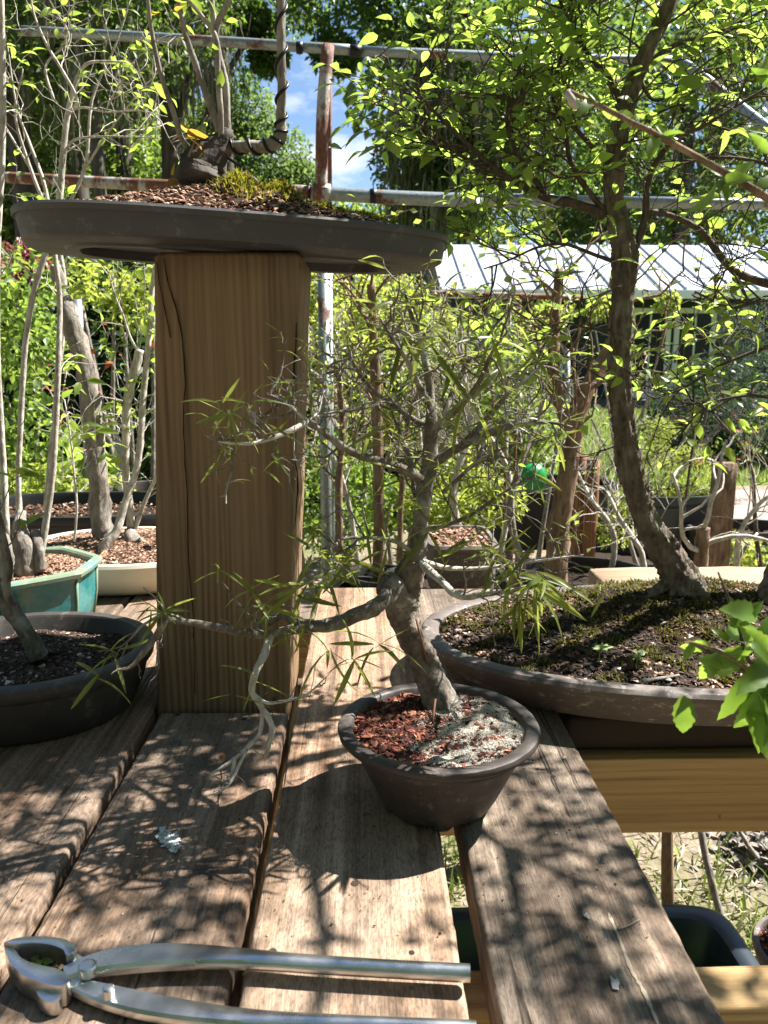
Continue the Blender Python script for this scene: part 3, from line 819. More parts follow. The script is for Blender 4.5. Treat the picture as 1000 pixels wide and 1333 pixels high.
def wood_tree(name, label, px, y, height, tr, crown, n, lsize, mat, bark_='dark_bark', lean=0.0, seed=0, moss=None, limbs=5, group='trees of the wood behind the garden', squash=.8):
    """crown: list of (px, py, radius in m, depth offset)."""
    g = np.random.default_rng(seed)
    b = at(px, 600, y); root = thing(name, label, 'tree', (b[0], y, 0), group)
    top = np.array([b[0] + lean, y, height])
    path = smooth_path([(b[0], y, 0), (b[0] + lean * .2 + g.normal(0, .08), y, height * .35), (b[0] + lean * .6 + g.normal(0, .1), y, height * .7), top], 6)
    s = Shape(); tube(s, path, [tr * 1.35, tr, tr * .8, tr * .45], 12, .12, seed=seed, furrow=5); part('trunk', s, MAT[bark_], root)
    cs, rs = [], []
    for c in crown:
        cs.append(at(c[0], c[1], y + (c[3] if len(c) > 3 else 0))); rs.append(c[2])
    for i in range(min(limbs, len(cs))):
        p0, _ = along(path, g.uniform(.35, .8)); e = cs[i]
        mid = (p0 + e) / 2 + np.array([0, 0, .4 * abs(g.normal())])
        s = Shape(); tube(s, smooth_path([p0, mid, e], 5), [tr * .38, tr * .12], 7, .1, seed=seed + i); part('limb', s, MAT[bark_], root)
    part('crown', leaf_mass(g, cs, rs, n, lsize, squash=squash), MAT[mat], root, True, 'stuff')
    if moss: part('hanging_moss', hang_moss(g, *moss), MAT['spanish_moss'], root, True, 'stuff')
    return root

def zat(py, y): return float(at(500, py, y)[2])
def xat(px, y): return float(at(px, 400, y)[0])
def mossbox(n, px0, px1, y, py0, py1, L, w): return (n, xat(px0, y), xat(px1, y), y - .8, y + .5, zat(py1, y), zat(py0, y), L, w)

# the mossy oak right of the sky gap
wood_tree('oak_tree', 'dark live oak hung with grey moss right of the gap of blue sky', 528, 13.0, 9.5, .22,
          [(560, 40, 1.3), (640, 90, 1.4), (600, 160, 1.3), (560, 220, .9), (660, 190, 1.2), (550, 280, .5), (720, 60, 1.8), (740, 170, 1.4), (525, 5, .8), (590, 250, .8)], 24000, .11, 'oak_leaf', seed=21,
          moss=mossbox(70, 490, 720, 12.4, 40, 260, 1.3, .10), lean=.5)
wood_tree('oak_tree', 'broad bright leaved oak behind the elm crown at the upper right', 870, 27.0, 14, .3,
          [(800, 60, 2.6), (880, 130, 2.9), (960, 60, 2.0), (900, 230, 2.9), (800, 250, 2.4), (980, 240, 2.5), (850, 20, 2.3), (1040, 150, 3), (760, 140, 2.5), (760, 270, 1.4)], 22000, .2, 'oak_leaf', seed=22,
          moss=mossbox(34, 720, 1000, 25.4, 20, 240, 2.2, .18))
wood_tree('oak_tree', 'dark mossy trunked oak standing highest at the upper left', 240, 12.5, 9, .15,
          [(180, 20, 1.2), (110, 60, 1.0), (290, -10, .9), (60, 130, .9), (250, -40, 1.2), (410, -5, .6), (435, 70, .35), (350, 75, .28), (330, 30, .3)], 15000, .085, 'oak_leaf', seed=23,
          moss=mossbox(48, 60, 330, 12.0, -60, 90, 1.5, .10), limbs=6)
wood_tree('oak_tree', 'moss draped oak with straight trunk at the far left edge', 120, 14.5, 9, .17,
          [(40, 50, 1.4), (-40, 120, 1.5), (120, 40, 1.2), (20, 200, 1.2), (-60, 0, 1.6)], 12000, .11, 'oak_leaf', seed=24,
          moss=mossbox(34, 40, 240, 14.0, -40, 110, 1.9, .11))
for i, (px, y, r) in enumerate([(300, 14, .12), (185, 17, .16), (55, 12, .16), (150, 11, .09), (205, 19, .2)]):
    wood_tree('oak_tree', ['slim bare dark trunk just left of the sky gap', 'dark straight trunk between hanging moss at upper left', 'thick dark trunk beside the left edge of the wood', 'thin dark trunk in front of the mossy wood', 'far dark trunk deep among the moss'][i],
              px, y, 9.5, r, [(px - 30, 60, 1.1), (px + 40, -20, 1.2), (px - 10, -80, 1.2)], 6500, .09, 'oak_leaf', seed=30 + i, moss=mossbox(12, px - 60, px + 60, y - .3, -60, 120, 1.6, .1), limbs=2)
# the soft green conifer in the gap and the lower trees
wood_tree('pine_tree', 'soft light green conifer rising below the gap of sky', 310, 15.5, 5.6, .16,
          [(315, 150, .7), (300, 200, 1.0), (350, 205, .8), (340, 250, 1.1), (270, 260, 1.1), (390, 240, .5), (300, 310, 1.3), (250, 320, 1.2), (380, 330, 1.0), (290, 170, .7)], 22000, .085, 'pine_leaf', seed=41, limbs=4)
for i, (px, y, h, cr, m) in enumerate([
        (170, 18, 5.5, [(150, 250, 1.6), (220, 220, 1.4), (100, 290, 1.6), (200, 310, 1.8), (120, 200, 1.0)], 'bush_leaf'),
        (40, 16, 5.5, [(20, 280, 1.6), (70, 320, 1.5), (-40, 250, 1.6), (40, 200, 1.2)], 'oak_leaf'),
        (470, 24, 5, [(450, 300, 1.3), (500, 310, 1.3), (540, 330, 1.2), (420, 320, 1.2), (470, 340, 1.2)], 'bush_leaf'),
        (770, 30, 7, [(740, 270, 1.8), (820, 280, 2.0), (900, 285, 2.0), (980, 280, 2.2), (680, 300, 1.8), (860, 250, 2)], 'pine_leaf')]):
    wood_tree('broadleaf_tree', ['sunlit bushy tree behind the left end of the slab', 'shaded bushy tree low at the left edge of the wood', 'low bright tree at the foot of the sky gap', 'hazy grey green tree line tree just over the ridge of the roof'][i],
              px, y, h, .13, cr, 9000, .15, m, seed=50 + i, limbs=3)
# the far wood that closes the view
g = np.random.default_rng(77); cs, rs = [], []
for i in range(120):
    a = R(g.uniform(-62, 62)); dist = g.uniform(36, 52); x = dist * math.sin(a); yy = dist * math.cos(a)
    px = 500 + FOCAL * math.tan(a)
    if 330 < px < 480:
        z = g.uniform(1, 4)
    else: z = g.uniform(1, 17)
    cs.append((x, yy, z)); rs.append(g.uniform(2.2, 4))
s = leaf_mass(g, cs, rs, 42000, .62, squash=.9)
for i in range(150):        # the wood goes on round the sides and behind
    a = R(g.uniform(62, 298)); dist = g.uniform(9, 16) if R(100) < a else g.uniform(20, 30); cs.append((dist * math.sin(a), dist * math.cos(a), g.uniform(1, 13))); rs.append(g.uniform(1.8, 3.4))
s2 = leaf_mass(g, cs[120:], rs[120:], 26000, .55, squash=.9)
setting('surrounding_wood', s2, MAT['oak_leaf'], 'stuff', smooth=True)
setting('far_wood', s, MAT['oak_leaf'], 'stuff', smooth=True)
s = Shape()
for i in range(60):
    a = R(g.uniform(-62, 62)); dist = g.uniform(40, 55); x = dist * math.sin(a); yy = dist * math.cos(a)
    px = 500 + FOCAL * math.tan(a)
    if 330 < px < 480: continue
    tube(s, smooth_path([(x, yy, 0), (x + g.normal(0, .4), yy, 8), (x + g.normal(0, .8), yy, 18)], 4), [.4, .2], 7, .1, seed=i)
setting('far_trunks', s, MAT['dark_bark'], 'stuff', smooth=True)
# ------------------------------------------------------------------ pipe frame behind the bench
frame = thing('pipe_frame', 'galvanised and rusty pipe frame standing behind the bench', 'frame', (xat(418, 2.3), 2.3, 0))
def pipe(name, pts, r, mat, sides=16, n=5, parent=frame):
    s = Shape(); tube(s, smooth_path(pts, n) if len(pts) > 2 else np.array(pts), r, sides); return part(name, s, MAT[mat], parent)
Yf = 2.3
pj = at(418, 250, Yf)
pipe('post_pipe', [(pj[0], Yf, 0), (pj[0] + .004, Yf, pj[2])], .0165, 'galvanised')
pipe('upright_pipe', [(pj[0], Yf - .002, pj[2] - .03), at(420, 150, Yf - .01), at(427, 60, Yf + .02)], .017, 'rusty')
pipe('brace_pipe', [at(429, 300, Yf + .12), at(429, 62, Yf + .12)], .0075, 'rusty')
pipe('rear_post_pipe', [(xat(427, Yf + .2), Yf + .2, 0), at(428, 330, Yf + .2)], .011, 'galvanised')
pipe('lower_rail', [at(405, 251, Yf + .01), at(560, 259, Yf + .02), at(720, 262, Yf + .03)], .019, 'galvanised')
pipe('lower_rail', [at(716, 262, Yf + .035), at(1180, 268, Yf + .10)], .0165, 'galvanised')
pipe('lower_rail', [at(402, 250, Yf), at(180, 240, Yf + .25), at(-120, 224, Yf + .6)], .0175, 'rusty')
pipe('coupling', [at(408, 250, Yf), at(430, 252, Yf)], .025, 'rusty')
pipe('coupling', [at(482, 255, Yf + .012), at(490, 255.5, Yf + .012)], .0198, 'wire')
pipe('upper_rail', [at(30, 40, Yf + .2), at(250, 52, Yf + .1), at(470, 66, Yf + .04)], .0135, 'galvanised')
pipe('upper_rail', [at(462, 66, Yf + .045), at(700, 75, Yf + .1), at(882, 79, Yf + .12)], .0125, 'galvanised')
pipe('coupling', [at(386, 62, Yf + .045), at(394, 62.4, Yf + .045)], .0152, 'wire')
pipe('coupling', [at(456, 66, Yf + .041), at(470, 66.5, Yf + .041)], .0152, 'wire')
pipe('brace_rail', [at(882, 79, Yf + .12), at(905, 92, Yf + .05), at(960, 136, Yf - .1), at(1060, 215, Yf - .35)], .0125, 'galvanised')

# ------------------------------------------------------------------ bushes and potted trees of the garden
def shrub(name, label, cx, cy, blobs, n, lsize, mat, seed, stems=4, tmpl=SIMPLE, cat='shrub', group=None, stemmat='grey_bark', base_z=0.0):
    """blobs: (px, py, y, radius)."""
    g = np.random.default_rng(seed)
    root = thing(name, label, cat, (cx, cy, base_z), group)
    C_ = [at(b[0], b[1], b[2]) for b in blobs]; rs = [b[3] for b in blobs]
    for i in range(stems):
        e = C_[i % len(C_)] + g.normal(0, .06, 3); b = np.array([cx + g.normal(0, .05), cy + g.normal(0, .05), base_z])
        s = Shape(); tube(s, smooth_path([b, b * .6 + e * .4 + g.normal(0, .05, 3), e], 5), [.016, .006], 6, .1, seed=seed + i); part('stem', s, MAT[stemmat], root)
    part('foliage', leaf_mass(g, C_, rs, n, lsize, tmpl, .85), MAT[mat], root, True, 'stuff')
    return root

# left, behind the glazed pots
shrub('garden_shrub', 'lime leaved shrub glowing in sun at the left behind the thin stems', -1.65, 3.7, [(0, 420, 3.6, .24), (40, 450, 3.8, .20), (0, 520, 3.5, .22), (40, 570, 3.7, .16), (30, 370, 3.9, .20), (10, 610, 3.5, .2)], 2600, .042, 'bush_leaf', 101)
shrub('azalea_bush', 'azalea with pink red flowers at the left edge under the slab', -2.3, 4.6, [(10, 345, 4.6, .14), (40, 332, 4.7, .10), (-20, 360, 4.5, .16)], 1500, .035, 'azalea', 102)
shrub('garden_shrub', 'deep shaded shrub in the dark hollow between the left stems', -1.7, 5.2, [(150, 460, 5.2, .5), (190, 560, 5.3, .5), (110, 560, 5.4, .45), (170, 390, 5.5, .45), (60, 600, 5.4, .4), (230, 480, 5.4, .5), (130, 640, 5.0, .3), (20, 480, 5.0, .5), (60, 400, 5.3, .4), (0, 560, 5.0, .4)], 14000, .075, 'bush_dark', 103)
shrub('hosta_plant', 'broad leaved plant low in the shade beside the leaning trunk', -1.15, 3.2, [(100, 610, 3.2, .10), (75, 625, 3.1, .10), (120, 635, 3.15, .08)], 130, .13, 'bush_leaf', 104, 3, BROAD, 'plant')
shrub('garden_shrub', 'small leaved green shrub just over the glazed pots', -1.0, 2.6, [(60, 640, 2.6, .13), (100, 665, 2.55, .12), (20, 655, 2.6, .12), (140, 650, 2.7, .10)], 2600, .026, 'bush_yellow', 105)
shrub('garden_shrub', 'yellow green shrub under the slab left of the tall post', -.98, 3.2, [(130, 372, 3.2, .10), (170, 400, 3.2, .10), (100, 362, 3.3, .09), (185, 380, 3.1, .09)], 600, .036, 'bush_yellow', 106)
# middle, behind the fig
shrub('garden_shrub', 'tall lime green bush filling the space right of the post', .05, 4.2, [(440, 400, 4.2, .26), (500, 430, 4.3, .30), (460, 490, 4.1, .26), (545, 430, 4.4, .22), (510, 390, 4.5, .20), (430, 450, 4.0, .2), (410, 380, 4.2, .2), (590, 460, 4.4, .2), (470, 560, 4.3, .22), (540, 560, 4.4, .22)], 8200, .034, 'bush_yellow', 107)
shrub('garden_shrub', 'bright bush of small leaves behind the right half of the fig crown', .75, 3.8, [(620, 470, 3.8, .22), (670, 490, 3.9, .20), (640, 530, 3.7, .20), (570, 490, 3.8, .22), (640, 440, 4.0, .14), (690, 550, 3.8, .14), (600, 580, 3.9, .16), (655, 600, 3.8, .12)], 6400, .03, 'bush_leaf', 108)
shrub('garden_shrub', 'shadowy evergreen behind the lime bush right of the post', .1, 6.0, [(430, 430, 6, .5), (520, 480, 6, .5), (590, 480, 6.2, .4), (470, 560, 5.8, .5), (560, 580, 5.8, .45), (400, 520, 5.8, .5), (640, 500, 6.4, .3), (420, 600, 5.6, .45), (520, 520, 5.6, .5), (450, 410, 5.9, .45), (620, 570, 5.6, .35)], 16000, .075, 'bush_dark', 109)
shrub('garden_shrub', 'low leafy plant at the foot of the galvanised post', -.05, 2.9, [(430, 600, 2.9, .13), (470, 640, 2.9, .14), (410, 650, 2.8, .12), (500, 660, 3, .13), (440, 690, 2.7, .12)], 2800, .028, 'bush_leaf', 110)
shrub('garden_shrub', 'low bright plant among the pots behind the fig trunk', .4, 2.7, [(600, 620, 2.8, .12), (640, 650, 2.7, .12), (590, 670, 2.6, .1), (560, 640, 2.9, .12)], 2400, .027, 'bush_yellow', 111)
# right, towards the house
shrub('cypress_bush', 'feathery blue green cypress in front of the house', 2.45, 6.4, [(945, 480, 6.4, .22), (985, 430, 6.5, .30), (1000, 490, 6.4, .34), (880, 520, 6.2, .16), (1040, 440, 6.6, .45), (920, 535, 6.3, .24), (985, 545, 6.3, .25), (960, 425, 6.4, .18)], 9000, .045, 'blue_cypress', 112, 5, LANCE)
shrub('juniper_bush', 'small yellowish juniper behind the elm trunk', 1.6, 4.2, [(900, 600, 4.2, .12), (870, 625, 4.2, .12), (930, 630, 4.2, .10), (850, 590, 4.3, .10), (910, 650, 4.1, .10), (860, 560, 4.3, .08)], 3600, .028, 'bush_yellow', 113, 4, LANCE)
shrub('garden_shrub', 'leafy hedge plant hiding the foot of the house at right', 3.2, 8.3, [(900, 545, 8.4, .5), (980, 560, 8.2, .55), (1040, 520, 8.4, .7), (930, 505, 8.8, .4)], 6500, .07, 'bush_dark', 114)
shrub('garden_shrub', 'low green shrub left of the lawn among the stakes', 1.0, 4.6, [(690, 590, 4.6, .16), (660, 570, 4.7, .18), (640, 600, 4.5, .16), (700, 640, 4.4, .10)], 2600, .038, 'bush_leaf', 115)
shrub('garden_shrub', 'small sunny weed clump at the right edge below the gravel', 1.35, 2.9, [(960, 720, 2.8, .08), (990, 735, 2.7, .09), (940, 740, 2.8, .07), (820, 650, 3.0, .07), (800, 690, 3.0, .08)], 1600, .022, 'bush_yellow', 116)
shrub('garden_shrub', 'green layer of branches across the front of the house roof', 2.3, 7.2, [(720, 405, 7.2, .2), (780, 400, 7.1, .12), (870, 393, 7.1, .10), (930, 390, 7.2, .10), (690, 440, 7.3, .2), (660, 430, 7.3, .2)], 1800, .05, 'bush_yellow', 117)

# a row of young trees in training behind: trunk with bare twigs
def young_tree(label, path, rad, mat, seed, tw=10, L=.25, leaf=None, lsize=.02, per=3, name='young_tree', group='young trees in training behind the bench', twmat=None, levels=2, kids=4):
    g = np.random.default_rng(seed); p = smooth_path(places(path), 6)
    root = thing(name, label, 'tree', p[0], group)
    s = Shape(); tube(s, p, rad, 9, .14, seed=seed, furrow=4); part('trunk', s, MAT[mat], root)
    sh = sprout(g, p, tw, L, spread(rad, 3)[2] * .45, levels, .3, .45, .3, .9, .22, kids)
    s = Shape(); twig_shape(s, sh); part('twigs', s, MAT[twmat or mat], root, True, 'stuff')
    if leaf:
        P_, D_ = bud_sites(g, sh, per); s = Shape()
        leaf_cloud(s, SIMPLE, P_, leaf_frames(D_, g, .5), lsize * g.uniform(.6, 1.3, len(P_)), g); part('foliage', s, MAT[leaf], root, True, 'stuff')
    return root
young_tree('thick brown forked trunk leaning right in front of the lawn', [(720, 790, 2.0), (728, 690, 2.0), (742, 600, 2.0), (748, 545, 2.0), (768, 500, 2.02), (800, 440, 2.05), (820, 380, 2.1)], [.029, .027, .027, .018, .012], 'tan_bark', 201, 9, .3, 'bush_leaf', .035, 3)
young_tree('thin upright trunk leaving the fork of the brown trunk', [(742, 560, 2.0), (722, 500, 2.0), (722, 430, 2.0), (728, 350, 2.0)], [.018, .016, .010], 'tan_bark', 202, 8, .22, 'bush_leaf', .03, 3)
young_tree('tan straight trunk behind the fig crown just right of the galvanised post', [(492, 760, 2.1), (493, 640, 2.1), (490, 520, 2.1), (486, 430, 2.1), (483, 370, 2.1)], [.016, .014, .010], 'tan_bark', 203, 12, .25, 'bush_yellow', .024, 3)
young_tree('slender brown trunk between the pipe and the fig', [(443, 720, 2.2), (441, 640, 2.2), (446, 560, 2.2), (440, 480, 2.2)], [.012, .010, .007], 'tan_bark', 204, 12, .2, 'bush_yellow', .022, 3)
young_tree('pale twiggy sapling crossing behind the pipe', [(470, 760, 2.5), (450, 640, 2.5), (405, 520, 2.5), (400, 420, 2.5)], [.010, .008, .005], 'pale_bark', 205, 12, .3, 'bush_leaf', .02, 2)
young_tree('bare grey sapling low behind the training tray', [(600, 700, 2.0), (590, 640, 2.0), (610, 560, 2.05), (600, 500, 2.1)], [.012, .009, .005], 'pale_bark', 206, 14, .28, 'bush_leaf', .018, 2)
young_tree('grey sapling with arching stems right of the fig', [(680, 740, 2.1), (665, 660, 2.1), (690, 570, 2.15), (720, 500, 2.2)], [.012, .009, .005], 'grey_bark', 207, 12, .28, 'bush_leaf', .02, 2)
young_tree('brown cut trunk with thin bare branches behind the mossy pot', [(911, 750, 1.9), (912, 735, 1.9), (914, 705, 1.9), (915, 687, 1.9)], [.018, .017, .0165], 'tan_bark', 208, 3, .22, None, twmat='pale_bark')
young_tree('red budded twiggy tree standing right of the cut trunk', [(958, 770, 2.2), (962, 700, 2.2), (985, 660, 2.2), (1010, 640, 2.2)], [.010, .007, .005], 'pale_bark', 209, 10, .3, 'red_sprout', .018, 1)
young_tree('tangled pale bare sapling above the round lid', [(790, 770, 2.3), (800, 700, 2.3), (770, 650, 2.3), (750, 610, 2.4)], [.010, .008, .004], 'pale_bark', 210, 14, .3, 'bush_leaf', .018, 1)
young_tree('second tangle of pale twigs beside the elm trunk', [(840, 770, 2.2), (835, 720, 2.2), (810, 680, 2.2), (790, 640, 2.25)], [.009, .008, .004], 'pale_bark', 211, 12, .28, 'bush_yellow', .016, 1)
young_tree('bare trunk with white twigs behind the cream pot', [(170, 720, 2.1), (175, 660, 2.1), (160, 610, 2.1), (150, 560, 2.15)], [.012, .009, .005], 'pale_bark', 212, 12, .28, 'red_sprout', .018, 1)
young_tree('reddish bare sapling at the right edge over the gravel', [(1000, 800, 2.6), (985, 700, 2.6), (975, 600, 2.6), (930, 540, 2.6)], [.010, .007, .004], 'dark_twig', 213, 10, .3, 'bush_leaf', .02, 1)

gy = np.random.default_rng(55)
for k in range(9):
    px = [425, 455, 520, 545, 575, 625, 650, 700, 530][k]; yk = [2.6, 3.0, 2.5, 3.3, 2.7, 2.9, 2.5, 3.1, 3.6][k]
    nm = ['thin grey sapling beside the galvanised post', 'forked bare sapling just right of the galvanised post', 'bare sapling standing right of the tan straight trunk', 'thin sapling straight behind the fig trunk',
          'pale sapling above the training tray', 'bare sapling among the low pots left of the rods', 'pale twiggy sapling by the two thin rods', 'spindly sapling left of the brown forked trunk', 'far bare sapling in the middle of the lime bush'][k]
    x1, x2 = px + gy.normal(0, 25), px + gy.normal(0, 45)
    young_tree(nm, [(px, 730, yk), (px + gy.normal(0, 10), 620, yk), (x1, 520, yk), (x2, 420 + gy.uniform(-20, 40), yk)], [.010, .008, .004], ['pale_bark', 'grey_bark', 'tan_bark'][k % 3], 220 + k, 13, .3, ['bush_yellow', 'bush_leaf', None][k % 3], .02, 2)
# stakes, rods and cut posts
def stake(label, px, py0, py1, y, w, mat, round_=True, foot=0.0, lean=0.0, group='stakes standing behind the bench'):
    top = at(px, py0, y); b = np.array([top[0] + lean, y, foot]); s = Shape()
    if round_: tube(s, np.linspace(b, top, 8), w / 2, 10, .05, seed=int(px))
    else: timber(s, b, top, w, w * .55, (1, 0, 0), 8, .004, .001, int(px))
    return single('wooden_stake', s, MAT[mat], label, 'stake', b, group)
stake('left of two reddish stakes beside the brown forked trunk', 758, 592, 700, 3.0, .05, 'red_stake')
stake('right of two reddish stakes beside the brown forked trunk, cut lower', 773, 598, 700, 2.95, .05, 'red_stake')
stake('wide grey brown board stake standing behind the cut trunk', 944, 602, 750, 2.7, .075, 'tan_bark', False)
stake('thin rusty rod at the left of two rods behind the fig crown', 664, 386, 650, 3.2, .012, 'rusty')
stake('thin rusty rod at the right of two rods behind the fig crown', 677, 390, 650, 3.2, .012, 'rusty')
stake('rusty rod rising from the dark tubs left of the lawn', 660, 560, 720, 2.6, .012, 'rusty')
stake('short pale cut post beside the foot of the elm trunk', 873, 708, 745, 2.2, .03, 'pale_bark')
stake('tall thin dark rod right of the cut trunk', 905, 560, 750, 2.4, .008, 'dark_twig', lean=-.06)
s = Shape(); tube(s, np.array([at(738, 455, 3.4), at(741, 610, 3.4)]), .013, 12); s2 = at(739, 455, 3.4)
tube(s, np.array([(s2[0], 3.4, 0), at(741, 612, 3.4)]), .013, 12)
single('conduit_pole', s, MAT['galvanised'], 'thin grey conduit pole by the brown forked trunk', 'pole', (s2[0], 3.4, 0))
s = Shape(); tube(s, np.array([(xat(103, 3.0), 3.0, 0), at(100, 390, 3.0)]), .018, 12)
single('conduit_pole', s, MAT['galvanised'], 'blue grey pole behind the leaning trunk in the cream pot', 'pole', (xat(103, 3.0), 3.0, 0))
s = Shape(); tube(s, smooth_path(places([(560, 382, 3.3), (640, 384, 3.3), (760, 388, 3.35)]), 5), .012, 8)
for px in (664, 677, 720): pass
single('cross_rail', s, MAT['rusty'], 'thin dark rusty rail crossing behind the top of the fig crown', 'rail', at(560, 382, 3.3))

# pots and tubs on the ground and low benches behind
def bowl(name, label, cx, cy, z0, h, rx, ry, mat, inner, cat='pot', power=2.0, wall=.012, taper=.75, group=None, fill='soil', fillh=.8, chipm=None, seed=0, rim=.008):
    g = np.random.default_rng(seed); root = thing(name, label, cat, (cx, cy, z0), group)
    d = min(rx, ry) * (1 - taper)
    s = Shape(); lathe(s, [(min(rx, ry) * .98, z0 + .003), (d + .004, z0), (d, z0 + .004), (d * .4, z0 + h * .55), (rim, z0 + h * .86), (0, z0 + h * .88), (-.002, z0 + h * .94), (.001, z0 + h), (wall, z0 + h), (wall + .003, z0 + h * .95), (wall + d * .3, z0 + h * .5)], cx, cy, rx, ry, power, 48)
    part('pot_wall', s, MAT[mat], root)
    s = Shape(); mound(s, cx, cy, rx - wall - .002, ry - wall - .002, lambda x, y, t: z0 + h * fillh + .008 * math.sin(x * 60) * math.cos(y * 50), 6, 32, power); part('soil', s, MAT[fill], root)
    if chipm:
        x, y = in_oval(g, 900, cx, cy, rx - wall * 1.6, ry - wall * 1.6, power); s = Shape()
        chips(s, np.stack([x, y, z0 + h * fillh + g.uniform(0, .008, len(x))], -1), g.uniform(.003, .008, len(x)), g); part('soil_bits', s, MAT[chipm], root, False, 'stuff')
    return root
c = at(600, 715, 1.39)
bowl('training_tray', 'grey rectangular training tray of pale grit behind the fig trunk', .168, 1.385, .725, .085, .062, .088, 'clay_grey', None, 'tray', 6, .007, .92, chipm='pink_chips', seed=1, fillh=.86)
bowl('nursery_pot', 'black square nursery pot under the grey training tray', .15, 1.40, .60, .118, .115, .12, 'black_plastic', None, 'pot', 5, .006, .9, seed=2)
bowl('nursery_tub', 'blue black tub left of the lawn beside the reddish stakes', 1.55, 4.2, 0, .42, .32, .26, 'navy_plastic', None, 'tub', 3, .02, .85, seed=3)
bowl('nursery_tub', 'long black tub behind the rods right of the fig crown', .78, 3.7, .25, .30, .40, .2, 'black_plastic', None, 'tub', 5, .02, .9, seed=4)
bowl('nursery_tub', 'black tub deep in shadow below the blue black one', 1.1, 3.3, 0, .30, .24, .24, 'black_plastic', None, 'tub', 2, .02, .8, seed=5)
bowl('nursery_pot', 'black pot behind the cream glazed pot at left', -.62, 1.72, .66, .15, .26, .16, 'black_plastic', None, 'pot', 2.6, .012, .85, seed=6, chipm='brown_chips')
bowl('nursery_pot', 'dark grey barrel half hidden by the post at left', -.72, 2.6, .2, .50, .17, .17, 'clay_grey', None, 'pot', 2, .015, .85, seed=7)
bowl('nursery_pot', 'black pot low behind the galvanised post', -.03, 2.05, .36, .16, .11, .10, 'black_plastic', None, 'pot', 2, .01, .85, seed=8)
bowl('nursery_pot', 'black pot holding the tan straight trunk', .05, 2.1, .36, .18, .10, .10, 'black_plastic', None, 'pot', 2, .01, .85, seed=9)
bowl('nursery_pot', 'wide black pot in shadow under the pale twigs', .62, 2.2, .30, .22, .2, .16, 'black_plastic', None, 'pot', 2, .01, .85, seed=10)
bowl('stone_basin', 'pale round stone basin on the ground between the twigs', .86, 2.95, .18, .14, .17, .15, 'clay_grey', None, 'basin', 2, .02, .85, seed=11, fill='ground')
bowl('nursery_pot', 'long dark pot behind the weeds at the right edge', 1.95, 3.9, .0, .28, .30, .18, 'clay_dark', None, 'pot', 2, .02, .85, seed=12, chipm='brown_chips')
s = Shape(); lathe(s, [(.06, 0), (.012, .006), (.0, .05), (.01, .09), (.03, .11), (.06, .115)], .655, 3.05, .06, .05, 2, 24)
s.v[0][:, 2] += at(685, 640, 3.05)[2]
gw = single('plastic_container', s, plain('green_plastic', (.01, .25, .05), .35, 0, .5), 'bright green plastic container among the pots left of the lawn', 'container', (.68, 3.05, at(685, 640, 3.05)[2]))
s = Shape(); tube(s, smooth_path([(.8, 4.05, .03), (1.5, 4.5, .03), (2.0, 4.4, .035), (2.35, 4.15, .03), (2.9, 4.3, .03), (4.0, 4.0, .03)], 8), .022, 8)
single('garden_hose', s, plain('red_hose', (.45, .03, .025), .4, 0, .5), 'red garden hose lying along the gravel at right', 'hose', (.8, 4.05, 0))
# low bench under the pots behind
rb = thing('rear_bench', 'low timber bench behind the fig carrying black pots', 'bench', (.1, 1.5, 0))
for k in range(3):
    s = Shape(); timber(s, (-.18, 1.30 + .145 * k, .575), (.36, 1.30 + .145 * k, .575), .135, .036, None, 10, seed=k); part('plank', s, MAT['plank_dark'], rb)
for x in (-.14, .32):
    for y in (1.29, 1.6):
        s = Shape(); timber(s, (x, y, 0), (x, y, .555), .05, .05, (1, 0, 0), 4); part('leg', s, MAT['plank_dark'], rb)
bt = thing('rear_timber', 'pale sawn timber on legs behind the mossy elm pot', 'timber', (.4, 1.36, 0))
s = Shape(); timber(s, (.405, 1.31, .728), (1.7, 1.31, .728), .14, .042, None, 16, .004, .0008, 5); part('plank', s, MAT['pale_timber'], bt)
for x in (1.05, 1.6):
    s = Shape(); timber(s, (x, 1.31, 0), (x, 1.31, .706), .06, .06, (1, 0, 0), 4); part('leg', s, MAT['plank_dark'], bt)
# ------------------------------------------------------------------ the bench
bench = thing('potting_bench', 'weathered plank bench with wide gaps carrying the pots and cutter', 'bench', (0, .7, 0))
for i, (x0, x1, y0, y1, m, th) in enumerate([
        (-.672, -.529, .18, 1.72, 'plank', .038), (-.521, -.377, .18, 1.75, 'plank_dark', .038), (-.371, -.231, .20, 1.70, 'plank', .038),
        (-.2225, -.0845, .21, .7975, 'plank', .038), (-.0770, .0585, .20, 1.262, 'plank_red', .038), (.0765, .2065, .19, 1.252, 'plank_dark', .038)]):
    s = Shape(); timber(s, ((x0 + x1) / 2, y0, BENCH - th / 2), ((x0 + x1) / 2, y1, BENCH - th / 2), x1 - x0, th, (1, 0, 0), 90, .004 if i != 3 else .005, .00035, 400 + i)
    p = part('plank', s, MAT[m], bench)
    if i == 5:
        s = Shape(); pts = smooth_path([on(792, 1188, .7504), on(806, 1220, .7504), on(822, 1262, .7504), on(838, 1290, .7504), on(860, 1340, .7504)], 8)
        n = len(pts); e = np.array([1, 0, 0]) * (np.random.default_rng(3).uniform(.3, 1, n) * .0016)[:, None]
        s.add(np.vstack([pts - e, pts + e]), [(k, k + 1, n + k + 1, n + k) for k in range(n - 1)]); part('split', s, MAT['straw'], p)
s = Shape(); timber(s, (-.75, .7765, .6665), (1.25, .7765, .6665), .038, .088, (0, 1, 0), 20, .003, .0006, 31); part('joist', s, MAT['pine'], bench)
s = Shape(); timber(s, (-.75, .4525, .667), (1.25, .4525, .667), .036, .0885, (0, 1, 0), 20, .003, .0006, 32); part('joist', s, MAT['pine'], bench)
